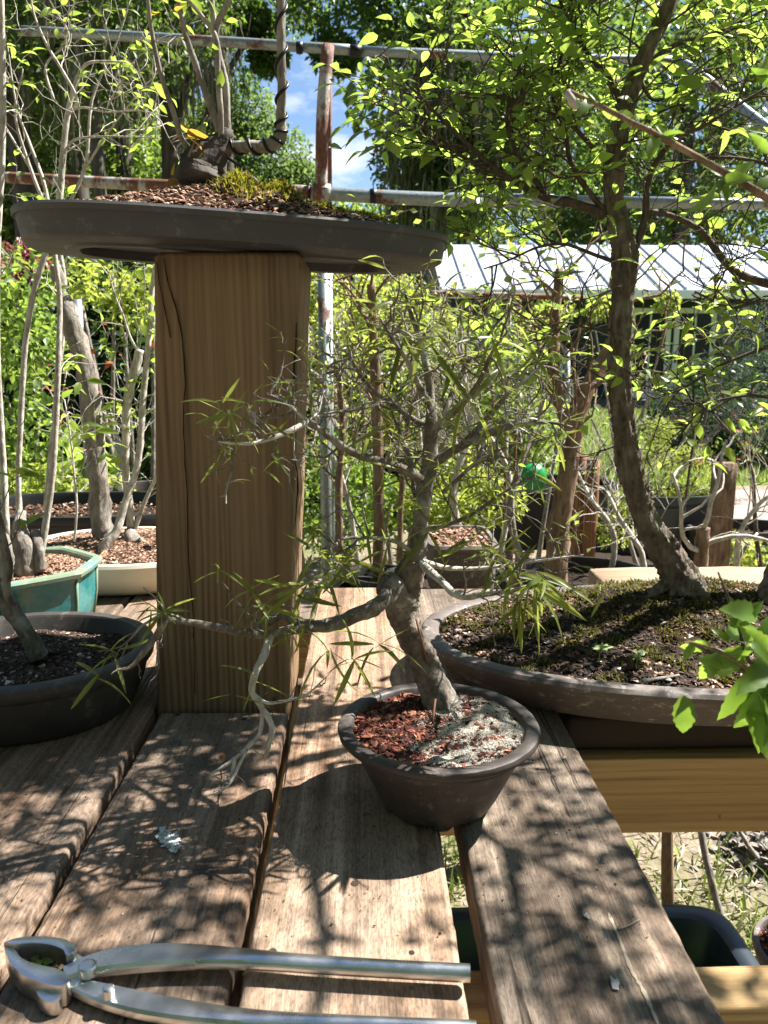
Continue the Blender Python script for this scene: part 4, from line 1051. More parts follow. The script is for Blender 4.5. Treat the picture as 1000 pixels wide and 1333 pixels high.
s = Shape(); timber(s, (-.75, 1.20, .667), (.25, 1.20, .667), .038, .0885, (0, 1, 0), 12, .003, .0006, 33); part('joist', s, MAT['pine'], bench)
for x, y in ((-.70, .822), (1.10, .822), (-.70, .498), (1.10, .498), (-.70, 1.246)):
    s = Shape(); timber(s, (x, y, 0), (x, y, .710), .089, .050, (1, 0, 0), 8, .004, .0006, 34); part('leg', s, MAT['plank'], bench)
s = Shape(); timber(s, (.214, .838, .7307), (.95, .838, .7307), .13, .0365, None, 10, .004, .0004, 36); part('packing_board', s, plain('shade_dark_board', (.045, .032, .024), .9), bench)  # board added under the elm pot, the gap's shade put in its colour
g = np.random.default_rng(90)
for px, py in [(257, 928), (318, 936), (355, 1238), (536, 1240), (232, 930), (462, 1150), (720, 1010), (412, 790), (440, 800)]:
    c = on(px, py, .7502); s = Shape(); a = np.linspace(0, 6.283, 9)[:-1]
    s.add(np.vstack([[c + (0, 0, .0006)], c + np.stack([np.cos(a) * .0032, np.sin(a) * .0032, 0 * a], -1)]), None, [(0, k + 1, (k + 1) % 8 + 1) for k in range(8)])
    part('nail_head', s, MAT['end_crack'], bench)

# ------------------------------------------------------------------ the tall post
pb = np.array([-.156, .872, 0]); lean = .0495
post = thing('timber_post', 'tall square pine post rising behind the bench, slab pot on top', 'post', pb)
ztop = 1.2258
s = Shape(); timber(s, (-.1565 - (.75) * lean, .8725, 0), (-.1565 + (ztop - .75) * lean, .8725, ztop), .143, .140, (1, 0, 0), 40, .0045, .0005, 50)
part('shaft', s, MAT['post'], post)
def crack(pts, w, seed):
    g = np.random.default_rng(seed); p = smooth_path(places(pts), 7); n = len(p)
    p[:, 0] += np.cumsum(g.normal(0, .0003, n)); ww = spread(w, n) * g.uniform(.6, 1.3, n)
    e = np.array([1, 0, 0]) * ww[:, None]; f = np.array([0, .0016, 0])
    s = Shape(); s.add(np.vstack([p - e, p + f, p + e]), [(k, k + 1, n + k + 1, n + k) for k in range(n - 1)] + [(n + k, n + k + 1, 2 * n + k + 1, 2 * n + k) for k in range(n - 1)])
    part('crack', s, MAT['end_crack'], post)
yy = .8005
crack([(213, 336, yy), (219, 370, yy), (233, 420, yy), (240, 480, yy), (240, 560, yy), (243, 640, yy), (246, 720, yy), (252, 800, yy), (254, 905, yy)], [.0004, .0007, .0004, .0007, .0004, .0002], 1)
crack([(204, 340, yy), (214, 400, yy), (222, 440, yy)], [.0004, .0005, .0002], 2)
crack([(386, 420, yy), (385, 470, yy), (379, 540, yy)], [.0004, .0010, .0003], 3)
crack([(385, 600, yy), (388, 640, yy), (383, 690, yy)], [.0003, .0009, .0002], 4)

# ------------------------------------------------------------------ the slab pot on the post
SX, SY, SA = -.131, .885, R(17)
def zr(x): return 1.2572 - .024 * (x - SX)
g = np.random.default_rng(61)
slab = thing('slab_pot', 'long shallow slate grey oval pot balanced on the post top', 'pot', (SX, SY, 1.222))
s = Shape()
lathe(s, [(.112, -.022), (.060, -.022), (.058, -.0308), (.046, -.0308), (.044, -.0285), (.009, -.0275), (.006, -.0255), (.002, -.005), (.0, -.006), (-.0015, -.001), (.0, .0015), (.004, .002), (.013, .002), (.0145, -.006), (.09, -.012)], SX, SY, .221, .118, 3.2, 96, SA)
V = np.concatenate(s.v); V[:, 2] += zr(V[:, 0]); s.v = [V]
part('pot_wall', s, MAT['plastic_grey'], slab)
MO = [(at(316, 268, .85), .030, .018), (at(372, 268, .88), .028, .020), (at(480, 296, .93), .045, .012), (at(420, 290, .92), .03, .012)]
TB = at(268, 232, .90)
def slab_h(x, y, t=0.0):
    h = zr(x) - .005 + .026 * (1 - min(t, 1) ** 3)
    h += .022 * math.exp(-((x - TB[0]) ** 2 + (y - TB[1]) ** 2) / .006)
    for c, r, hh in MO: h += hh * math.exp(-((x - c[0]) ** 2 + (y - c[1]) ** 2) / (r * r * .6))
    return h + .0015 * math.sin(x * 190) * math.cos(y * 170)
def slab_t(x, y):
    dx, dy = x - SX, y - SY; u = (dx * math.cos(SA) + dy * math.sin(SA)) / .207; v = (-dx * math.sin(SA) + dy * math.cos(SA)) / .104
    return (abs(u) ** 3.2 + abs(v) ** 3.2) ** (1 / 3.2)
s = Shape(); mound(s, SX, SY, .207, .104, slab_h, 26, 90, 3.2, SA); part('soil', s, MAT['soil'], slab)
x, y = in_oval(g, 5200, SX, SY, .203, .101, 3.2, SA)
z = np.array([slab_h(a, b, slab_t(a, b)) for a, b in zip(x, y)])
s = Shape(); chips(s, np.stack([x, y, z + .001], -1), g.uniform(.0016, .0046, len(x)), g); part('soil_granules', s, MAT['pink_chips'], slab, False, 'stuff')
s = Shape()
for c, r, hh in MO:
    n = int(5200 * (r / .04) ** 2 * .6); x = c[0] + g.normal(0, r * .45, n); y = c[1] + g.normal(0, r * .45, n)
    k = np.array([slab_t(a, b) < .98 for a, b in zip(x, y)]); x, y = x[k], y[k]
    z = np.array([slab_h(a, b, slab_t(a, b)) for a, b in zip(x, y)])
    tufts(s, np.stack([x, y, z - .001 - .004 * (g.random(len(x)) ** 2)], -1), g, .006, .0009, 1.8)
part('moss', s, MAT['moss'], slab, True, 'stuff')

# ------------------------------------------------------------------ the round pot of the fig
FX, FY = .0605, .618
figpot = thing('round_pot', 'round dark brown clay pot of the small fig, reddish bark and white grit inside', 'pot', (FX, FY, BENCH))
rimz = .8225
s = Shape()
prof = [(.07, .7545), (.040, .754), (.037, .755), (.032, .764), (.0215, .787), (.0125, .8045), (.0105, .807), (.0102, .809), (.0075, .810), (.0072, .8122), (.005, .8132), (.002, .8145), (.0, .8165), (-.0005, .8195), (.0005, .8218), (.0025, rimz), (.0095, rimz), (.0115, .821), (.0125, .817), (.018, .807)]
lathe(s, prof, FX, FY, .0845, .0845, 2.0, 96, 0, .5, .00012, 1); part('pot_wall', s, MAT['clay'], figpot)
for a in (30, 150, 270):
    c = np.array([FX + .036 * math.cos(R(a)), FY + .036 * math.sin(R(a))]); s = Shape(); lathe(s, [(.012, BENCH + .0002), (.002, BENCH + .0002), (0, BENCH + .003), (.002, .7585)], c[0], c[1], .013, .010, 2.6, 20, R(a)); part('foot', s, MAT['clay'], figpot)
def fig_h(x, y, t=0.0): return .8145 + .004 * math.exp(-((x - .069) ** 2 + (y - .655) ** 2) / .0012) + .0012 * math.sin(x * 300 + 1) * math.cos(y * 260) + .0011 * math.sin(x * 130 + y * 170) - .002 * t ** 4
s = Shape(); mound(s, FX, FY, .0735, .0735, fig_h, 16, 56); part('soil', s, MAT['soil'], figpot)
g = np.random.default_rng(62)
x, y = in_oval(g, 5600, FX, FY, .0725, .0725)
def sandy(x, y): return (x - FX) * 1.0 - (y - FY) * .35 + .018 * np.sin(x * 130 + 2) * np.cos(y * 150) - .002
z = np.array([fig_h(a, b) for a, b in zip(x, y)])
k = sandy(x, y) + g.normal(0, .012, len(x)) < 0
s = Shape(); chips(s, np.stack([x[k], y[k], z[k] + .001], -1), g.uniform(.0011, .0042, k.sum()) * (1 + (g.random(k.sum()) > .95) * .9), g, .4); part('bark_chips', s, MAT['red_chips'], figpot, False, 'stuff')
k = ~k
s = Shape(); chips(s, np.stack([x[k], y[k], z[k] + .002], -1)[:260], g.uniform(.0013, .0042, k.sum())[:260], g, .4); part('bark_chips', s, MAT['red_chips'], figpot, False, 'stuff')
x, y = in_oval(g, 90000, FX, FY, .0725, .0725)
sv = sandy(x, y) + g.normal(0, .010, len(x)); hole = np.sin(x * 97 + 3 * np.sin(y * 60)) * np.sin(y * 83 + 1) + .5 * np.sin(x * 55 + y * 70) + g.normal(0, .3, len(x))
k = (sv > 0) & (hole < .75)
x, y = x[k], y[k]; z = np.array([fig_h(a, b) for a, b in zip(x, y)]) + .0014 * (1 - np.clip(hole[k], -1, .7))
s = Shape(); chips(s, np.stack([x, y, z], -1), g.uniform(.0003, .0008, len(x)), g, .8); part('white_grit', s, MAT['sand'], figpot, False, 'stuff')
s = Shape(); tube(s, np.array([on(567, 910, .835), on(562, 948, .816)]), .0009, 6); single('red_twig', s, MAT['red_stake'], 'thin reddish splinter stuck in the soil at the foot of the fig', 'twig', on(562, 948, .816))

# ------------------------------------------------------------------ the mossy oval pot of the elm
EX, EY, ERX, ERY, EZ = .432, .893, .366, .196, .806
elmpot = thing('oval_pot', 'large oval grey brown pot with mossy soil and the tall elm', 'pot', (EX, EY, BENCH))
s = Shape()
lathe(s, [(.12, .752), (.052, .7515), (.047, .7515), (.043, .755), (.030, .766), (.014, .783), (.004, .793), (.0, .797), (-.001, .8015), (.002, .8053), (.007, EZ), (.017, EZ - .0005), (.0205, .803), (.0215, .797), (.03, .78)], EX, EY, ERX, ERY, 2.15, 110, 0, .5, .00015, 2)
part('pot_wall', s, MAT['clay_grey'], elmpot)
TE = at(888, 762, .925)
def elm_h(x, y, t=0.0):
    h = .796 + .006 * math.sin(x * 40) * math.cos(y * 36) * .5
    h += (TE[2] - .803) * math.exp(-((x - TE[0]) ** 2 / .030 + (y - TE[1] - .01) ** 2 / .0125))
    h += .018 * math.exp(-((x - .62) ** 2 / .03 + (y - .95) ** 2 / .008))
    return h + .002 * math.sin(x * 160 + y * 90) * math.cos(y * 170) - .004 * t ** 6
s = Shape(); mound(s, EX, EY, ERX - .0205, ERY - .0205, elm_h, 22, 90, 2.15); part('soil', s, MAT['soil'], elmpot)
g = np.random.default_rng(63)
x, y = in_oval(g, 11000, EX, EY, ERX - .023, ERY - .023, 2.15)
z = np.array([elm_h(a, b) for a, b in zip(x, y)])
tan = (np.sin(x * 55 + 1) * np.cos(y * 60) + g.normal(0, .45, len(x))) > .55
s = Shape(); chips(s, np.stack([x, y, z], -1)[tan], g.uniform(.0018, .0048, tan.sum()), g); part('soil_granules', s, MAT['pink_chips'], elmpot, False, 'stuff')
s = Shape(); chips(s, np.stack([x, y, z], -1)[~tan], g.uniform(.0018, .0055, (~tan).sum()), g); part('soil_bits', s, MAT['dark_chips'], elmpot, False, 'stuff')
x, y = in_oval(g, 26000, EX, EY, ERX - .023, ERY - .023, 2.15)
cov = np.exp(-((x - TE[0]) ** 2 / .05 + (y - TE[1]) ** 2 / .012)) + .35 * np.sin(x * 45) * np.cos(y * 70 + 1) + g.normal(0, .10, len(x)) + (x > .40) * .2 + .3 * np.sin(x * 110 + 2) * np.cos(y * 120)
k = cov > .36; x, y = x[k], y[k]; z = np.array([elm_h(a, b) for a, b in zip(x, y)])
s = Shape(); tufts(s, np.stack([x, y, z - .001 + .003 * np.sin(x * 110 + 2) * np.cos(y * 120)], -1), g, .005, .0013, 2.0); part('moss', s, MAT['moss_dark'], elmpot, True, 'stuff')
def seedling(px, py, h, seed, label):
    g = np.random.default_rng(seed); b = on(px, py, .806); b[2] = elm_h(b[0], b[1])
    r = thing('seedling', label, 'seedling', b)
    s = Shape(); tube(s, smooth_path([b, b + (0.001, 0, h * .5), b + (.003, 0, h)], 4), .0008, 5); part('stem', s, MAT['bush_yellow'], r)
    n = 7; a = g.uniform(0, 6.28, n); d = np.stack([np.cos(a), np.sin(a), g.uniform(.1, .6, n)], -1)
    dress(r, BROAD, 'broad', b + np.array([.003, 0, 1]) * np.stack([np.ones(n), np.ones(n), g.uniform(.5, 1, n) * h], -1), d, g.uniform(.008, .013, n), g, MAT['pale_leaf'])
seedling(779, 860, .022, 1, 'pale seedling at left of two sprouting in the elm pot')
seedling(828, 868, .018, 2, 'pale seedling at right of two sprouting in the elm pot')
def twig(label, pts, r, mat='pale_bark'):
    p = smooth_path(pts, 5); s = Shape(); tube(s, p, [r, r * .7], 7, .1, seed=int(1e4 * r)); single('fallen_twig', s, MAT[mat], label, 'twig', p[0])
def soilpt(px, py, up=.004):
    b = on(px, py, .81)
    for _ in range(4): b = on(px, py, elm_h(b[0], b[1]) + up)
    return b
twig('grey stick lying across the moss right of the seedlings', [soilpt(852, 829), soilpt(885, 833), soilpt(920, 842), soilpt(962, 856)], .0028, 'grey_bark')
twig('short stick along the front edge of the elm soil', [soilpt(836, 887), soilpt(860, 883), soilpt(884, 879)], .0022, 'grey_bark')
s = Shape(); p = smooth_path([soilpt(860, 826, .006), soilpt(885, 820, .010), soilpt(905, 821, .010), soilpt(928, 826, .007)], 5); tube(s, p, [.002, .008, .008, .003], 10, .06, flat=.6, seed=4)
single('surface_root', s, MAT['grey_bark'], 'thick grey root piece lying on the moss beside the stick', 'root', p[0])

# ------------------------------------------------------------------ pots at the left
LX, LY = -.372, .818
def left_bowl():
    root = thing('round_pot', 'charcoal oval bowl of dark soil at the left edge of the bench', 'pot', (LX, LY, BENCH)); g = np.random.default_rng(64)
    s = Shape(); lathe(s, [(.09, .7515), (.030, .7505), (.026, .7505), (.022, .754), (.0205, .757), (.011, .779), (.0065, .7975), (.0065, .8), (.003, .8015), (.0, .8045), (-.001, .811), (.0, .8165), (.004, .8185), (.014, .818), (.0165, .815), (.02, .800), (.03, .785)], LX, LY, .136, .122, 2.1, 90, 0, .5, .00012, 3)
    part('pot_wall', s, MAT['clay_dark'], root)
    hf = lambda x, y, t=0.0: .800 + .004 * math.sin(x * 60) * math.cos(y * 70)
    s = Shape(); mound(s, LX, LY, .118, .104, hf, 12, 60, 2.1); part('soil', s, MAT['soil'], root)
    x, y = in_oval(g, 4200, LX, LY, .115, .097, 2.1); s = Shape()
    chips(s, np.stack([x, y, np.array([hf(a, b) for a, b in zip(x, y)])], -1), g.uniform(.0015, .0048, len(x)), g); part('soil_bits', s, MAT['dark_chips'], root, False, 'stuff')
left_bowl()
def teal_pot():
    cx, cy, rz_ = -.497, 1.055, .848
    root = thing('glazed_pot', 'teal glazed six sided pot with ochre edge behind the charcoal bowl', 'pot', (cx, cy, BENCH)); g = np.random.default_rng(65)
    n = 8
    def ring(d, z, sub=10):
        out = []
        for k in range(n):
            a0, a1 = R(22.5 + 360 / n * k), R(22.5 + 360 / n * (k + 1))
            p0 = np.array([math.cos(a0) * (.128 - d), math.sin(a0) * (.108 - d)]); p1 = np.array([math.cos(a1) * (.128 - d), math.sin(a1) * (.108 - d)])
            for t in np.linspace(0, 1, sub, endpoint=False):
                q = p0 * (1 - t) + p1 * t; q = q * (1 + .012 * math.sin(t * math.pi))
                out.append((cx + q[0], cy + q[1], z))
        return np.array(out)
    def wall(prof):
        s = Shape(); V = [ring(*p) for p in prof]; m = len(V[0]); s.add(np.vstack(V), [(i * m + j, i * m + (j + 1) % m, (i + 1) * m + (j + 1) % m, (i + 1) * m + j) for i in range(len(V) - 1) for j in range(m)]); return s
    part('pot_wall', wall([(.05, .752), (.020, .752), (.016, .756), (.008, .80), (.006, .832), (.003, .838)]), MAT['teal'], root)
    part('rim', wall([(.003, .838), (-.003, .840), (-.004, .845), (-.002, .848), (.008, .8485), (.011, .846), (.012, .83), (.02, .80)]), MAT['teal_rim'], root)
    for k in range(n):
        a = R(22.5 + 360 / n * k); s = Shape(); tube(s, np.array([(cx + math.cos(a) * (.128 - d), cy + math.sin(a) * (.108 - d), z) for d, z in ((.015, .757), (.0075, .80), (.005, .836))]), .0022, 6); part('ridge', s, MAT['teal_rim'], root)
    s = Shape(); mound(s, cx, cy, .112, .093, lambda x, y, t: .838 + .008 * (1 - t * t), 8, 48); part('soil', s, MAT['soil'], root)
    x, y = in_oval(g, 3600, cx, cy, .110, .092); t2 = ((x - cx) / .112) ** 2 + ((y - cy) / .093) ** 2
    s = Shape(); chips(s, np.stack([x, y, .839 + .008 * (1 - t2)], -1), g.uniform(.0016, .0045, len(x)), g); part('soil_granules', s, MAT['pink_chips'], root, False, 'stuff')
teal_pot()
def cream_pot():
    cx, cy = -.415, 1.335
    root = thing('glazed_pot', 'cream glazed oval pot of reddish grit left of the post', 'pot', (cx, cy, BENCH)); g = np.random.default_rng(66)
    s = Shape(); lathe(s, [(.1, .7515), (.03, .7515), (.026, .754), (.018, .760), (.006, .782), (.001, .798), (-.001, .803), (.001, .808), (.006, .809), (.012, .808), (.014, .803), (.02, .79)], cx, cy, .178, .148, 2.3, 90); part('pot_wall', s, MAT['cream'], root)
    hf = lambda x, y, t=0: .803 + .014 * math.exp(-((x - cx) ** 2 + (y - cy) ** 2) / .015) + .002 * math.sin(x * 90) * math.cos(y * 80)
    s = Shape(); mound(s, cx, cy, .162, .132, hf, 10, 60, 2.3); part('soil', s, MAT['soil'], root)
    x, y = in_oval(g, 5200, cx, cy, .160, .130, 2.3); s = Shape()
    chips(s, np.stack([x, y, np.array([hf(a, b) for a, b in zip(x, y)])], -1), g.uniform(.002, .0055, len(x)), g); part('soil_granules', s, MAT['pink_chips'], root, False, 'stuff')
cream_pot()

# ------------------------------------------------------------------ below the bench
def tub():
    cx, cy = .305, 1.01; root = thing('pond_tub', 'blue black tub of green duckweed on the ground under the bench', 'tub', (cx, cy, 0)); g = np.random.default_rng(67)
    s = Shape(); lathe(s, [(.1, .004), (.06, .004), (.05, .01), (.022, .16), (.0, .178), (-.006, .186), (-.006, .196), (.0, .20), (.02, .20), (.026, .196), (.03, .18), (.06, .012), (.1, .01)], cx, cy, .30, .18, 9, 120); part('tub_wall', s, MAT['navy_plastic'], root)
    s = Shape(); mound(s, cx, cy, .262, .142, lambda x, y, t: .11, 4, 60, 5); part('water', s, MAT['water'], root)
    x, y = in_oval(g, 9000, cx, cy, .258, .138, 5); k = np.sin(x * 14 + 2) + np.cos(y * 20) + g.normal(0, .5, len(x)) > -.6; x, y = x[k], y[k]; n = len(x); a = g.uniform(0, 6.28, n)
    s = Shape(); leaf_cloud(s, SIMPLE, np.stack([x, y, .112 + g.uniform(0, .003, n)], -1), leaf_frames(np.stack([np.cos(a), np.sin(a), 0 * a], -1), g, .15), g.uniform(.006, .011, n), g); part('duckweed', s, MAT['duckweed'], root, True, 'stuff')
tub()
bowl('clay_pot', 'dark pot of red bark chips on the ground beside the duckweed tub', .775, 1.17, 0, .12, .10, .10, 'clay_grey', None, 'pot', 2, .008, .8, seed=13, chipm='red_chips', fillh=.93)
s = Shape(); g = np.random.default_rng(5)
for k in range(420):
    c = np.array([g.normal(.91, .06), g.normal(1.6, .06), 0]); c[2] = max(0, .06 - 6 * ((c[0] - .91) ** 2 + (c[1] - 1.6) ** 2)) * g.uniform(.4, 1.1); chips(s, c[None], g.uniform(.006, .024), g, .35)
o = single('broken_bark', s, MAT['grey_bark'], 'heap of flaky grey bark on the ground below the pine joist', 'bark', (.9, 1.6, 0), smooth=False); o['kind'] = 'stuff'
def prop(label, pts, r, mat, seed):
    p = smooth_path(pts, 6); s = Shape(); tube(s, p, [r, r * .8], 9, .12, seed=seed, furrow=3); single('wooden_prop', s, MAT[mat], label, 'prop', p[0], 'rough poles under the bench')
prop('thick dark pole standing under the pine joist', [(on(865, 1190, 0)[0], 1.40, 0), at(868, 1000, 1.38)], .013, 'tan_bark', 1)
prop('thin grey pole leaning under the pine joist', [at(944, 1212, 1.36) * (1, 1, .0) , at(920, 1120, 1.42), at(905, 1040, 1.46)], .008, 'grey_bark', 2)
prop('thinner stick slanting at the right edge under the pine joist', [at(1030, 1180, 1.5) * (1, 1, 0), at(985, 1115, 1.55), at(950, 1060, 1.6)], .006, 'grey_bark', 3)
# ------------------------------------------------------------------ the willow leaf fig in the round pot
g = np.random.default_rng(70)
fig = thing('fig_bonsai', 'small grey barked fig with narrow leaves and a long drooping left branch', 'bonsai', on(572, 918, .816))
def limb(root, name, pts, rad, mat, sides=8, rough=.1, seed=0, n=7, furrow=0):
    p = smooth_path(places(pts), n); s = Shape(); tube(s, p, rad, sides, rough, seed=seed, furrow=furrow); part(name, s, MAT[mat], root); return p
tr = limb(fig, 'trunk', [(578, 930, .662), (570, 905, .664), (556, 872, .668), (541, 840, .67), (529, 810, .67), (524, 785, .67), (531, 757, .67), (541, 728, .668)], [.021, .0150, .0135, .0125, .0130, .0160, .0140, .0095], 'fig_trunk', 18, .12, 1, 9, 5)
limb(fig, 'stub', [(524, 780, .668), (510, 765, .66), (500, 762, .655)], [.015, .0125, .010], 'fig_trunk', 14, .12, 2, 6, 4)
for dx, dy, Y in ((602, 935, .655), (552, 925, .65), (585, 928, .64), (600, 915, .675)):
    limb(fig, 'root', [(572, 900, .664), ((572 + dx) / 2, 905, (.664 + Y) / 2), (dx, dy, Y)], [.006, .0045, .0015], 'fig_trunk', 8, .15, int(dx), 5)
up_ = limb(fig, 'leader', [(539, 735, .668), (545, 705, .67), (548, 670, .675), (553, 635, .68), (559, 600, .69), (562, 560, .695), (561, 520, .70), (556, 480, .70), (546, 440, .705), (534, 405, .71), (528, 385, .71)], [.0100, .0075, .0072, .0075, .0075, .0055, .0042, .0034, .0026, .0018, .0012], 'fig_bark', 10, .1, 3)
Ll = limb(fig, 'branch', [(512, 770, .655), (492, 788, .64), (462, 802, .63), (425, 814, .62), (385, 818, .615), (350, 826, .61), (312, 822, .60), (262, 813, .59), (216, 805, .58)], [.0085, .0070, .0060, .0055, .0046, .0036, .0032, .0028, .0022], 'fig_bark', 10, .14, 4)
B = [Ll]
B.append(limb(fig, 'branch', [(216, 806, .58), (203, 828, .575), (188, 848, .57), (170, 868, .565), (152, 872, .56)], [.0026, .0030, .0026, .0016, .0008], 'fig_bark', 7, .12, 5))
B.append(limb(fig, 'branch', [(214, 806, .58), (205, 835, .58), (208, 870, .58)], [.0014, .0010, .0006], 'fig_bark', 5, .1, 6))
B.append(limb(fig, 'branch', [(210, 800, .58), (185, 815, .585), (160, 840, .59), (128, 848, .59)], [.0014, .0011, .0008, .0005], 'fig_bark', 5, .1, 7))
B.append(limb(fig, 'branch', [(352, 826, .61), (345, 850, .60), (333, 875, .59), (328, 900, .585), (340, 920, .58), (354, 945, .575), (350, 970, .57), (345, 988, .57)], [.0034, .0034, .0030, .0026, .0024, .0026, .0022, .0012], 'pale_bark', 8, .14, 8))
B.append(limb(fig, 'branch', [(330, 903, .585), (348, 915, .58), (372, 912, .575), (398, 905, .57), (426, 880, .565)], [.0014, .0013, .0012, .0010, .0005], 'pale_bark', 6, .1, 9))
B.append(limb(fig, 'branch', [(342, 925, .58), (338, 955, .575), (320, 975, .57), (300, 992, .565), (274, 1008, .56)], [.0020, .0018, .0018, .0016, .0008], 'pale_bark', 7, .12, 10))
B.append(limb(fig, 'branch', [(306, 986, .566), (304, 1000, .563), (299, 1012, .56)], [.0018, .0020, .0012], 'pale_bark', 6, .12, 11))
B.append(limb(fig, 'branch', [(322, 974, .57), (300, 1018, .555), (279, 1036, .55)], [.0014, .0013, .0012], 'pale_bark', 6, .12, 12))
B.append(limb(fig, 'branch', [(395, 818, .615), (370, 800, .62), (352, 808, .62), (335, 818, .62)], [.0042, .0040, .0034, .0026], 'fig_bark', 8, .12, 13))
B.append(limb(fig, 'branch', [(335, 812, .60), (318, 795, .595), (295, 765, .59), (280, 748, .585)], [.0012, .0010, .0008, .0006], 'fig_bark', 5, .08, 14))
# upper branches
U = [up_]
U.append(limb(fig, 'branch', [(551, 628, .68), (528, 612, .67), (498, 602, .66), (462, 590, .65), (430, 570, .64), (401, 549, .63)], [.0046, .0042, .0038, .0036, .0030, .0024], 'fig_bark', 8, .12, 15))
U.append(limb(fig, 'branch', [(401, 549, .63), (380, 560, .62), (350, 572, .61), (318, 578, .60), (284, 575, .595)], [.0022, .0022, .0018, .0013, .0007], 'pale_bark', 7, .1, 16))
U.append(limb(fig, 'branch', [(401, 549, .63), (385, 535, .63), (370, 522, .63), (348, 512, .63)], [.0016, .0014, .0010, .0005], 'pale_bark', 6, .1, 17))
U.append(limb(fig, 'branch', [(401, 548, .63), (415, 535, .64), (420, 510, .65), (428, 470, .66)], [.0012, .0010, .0008, .0005], 'pale_bark', 6, .1, 18))
U.append(limb(fig, 'branch', [(562, 605, .69), (585, 590, .68), (610, 576, .67), (640, 563, .66), (675, 553, .655), (715, 550, .65), (745, 556, .645)], [.0048, .0040, .0034, .0030, .0024, .0016, .0008], 'fig_bark', 8, .12, 19))
U.append(limb(fig, 'branch', [(600, 580, .67), (632, 548, .68), (662, 512, .69), (690, 490, .70), (712, 470, .70)], [.0028, .0024, .0020, .0014, .0007], 'fig_bark', 7, .12, 20))
U.append(limb(fig, 'branch', [(560, 590, .69), (575, 550, .72), (590, 510, .74), (610, 470, .76), (640, 430, .78), (665, 400, .79)], [.0040, .0034, .0028, .0022, .0016, .0008], 'fig_bark', 7, .12, 21))
U.append(limb(fig, 'branch', [(561, 530, .70), (545, 500, .67), (530, 470, .65), (510, 440, .63), (495, 415, .62)], [.0030, .0026, .0020, .0014, .0008], 'fig_bark', 7, .12, 22))
U.append(limb(fig, 'branch', [(560, 560, .70), (530, 540, .73), (500, 520, .76), (470, 490, .78), (452, 460, .79)], [.0030, .0026, .0020, .0014, .0008], 'fig_bark', 7, .12, 23))
U.append(limb(fig, 'branch', [(549, 672, .675), (540, 640, .70), (535, 600, .72), (520, 560, .74), (508, 530, .75)], [.0034, .0030, .0024, .0018, .0008], 'fig_bark', 7, .12, 24))
U.append(limb(fig, 'branch', [(562, 560, .695), (598, 530, .66), (625, 495, .64), (640, 460, .63), (662, 430, .62)], [.0034, .0028, .0022, .0014, .0008], 'fig_bark', 7, .12, 25))
U.append(limb(fig, 'branch', [(578, 640, .69), (598, 622, .66), (622, 600, .64), (652, 585, .63)], [.0022, .0018, .0013, .0008], 'fig_bark', 6, .1, 26))
Rr = limb(fig, 'branch', [(545, 728, .668), (558, 742, .65), (574, 756, .635), (590, 772, .625), (610, 777, .615), (632, 772, .61), (660, 770, .60), (688, 762, .595)], [.0040, .0036, .0032, .0030, .0030, .0028, .0020, .0010], 'pale_bark', 8, .12, 27)
R2 = limb(fig, 'branch', [(548, 730, .67), (580, 739, .69), (620, 740, .70), (665, 735, .70), (715, 728, .70), (760, 722, .70)], [.0026, .0024, .0020, .0017, .0012, .0006], 'pale_bark', 7, .1, 28)
R3 = limb(fig, 'branch', [(548, 690, .672), (575, 685, .66), (610, 672, .65), (650, 645, .645), (690, 620, .64)], [.0026, .0022, .0018, .0013, .0007], 'fig_bark', 7, .1, 29)
R4 = limb(fig, 'branch', [(540, 720, .668), (515, 705, .655), (480, 700, .645), (445, 702, .635), (420, 715, .63)], [.0024, .0020, .0016, .0011, .0007], 'fig_bark', 7, .1, 30)
shoots = []
for i, p in enumerate(U):
    shoots += sprout(g, p, 7 if i else 14, .045, .0012, 2, .25, .4, .12, .9, .34, 3, .6, 5)
for p in (Rr, R2, R3, R4): shoots += sprout(g, p, 7, .05, .0011, 2, .4, .4, .15, .9, .28, 3, .6, 5)
for p in B[:1]: shoots += sprout(g, p, 6, .035, .0010, 1, .25, .4, .5, .9, .3)
for p in B[1:10]: shoots += sprout(g, p, 4, .020, .0007, 1, .3, .5, .0, .9, .3)
s = Shape(); twig_shape(s, shoots); part('twigs', s, MAT['fig_bark'], fig, True, 'stuff')
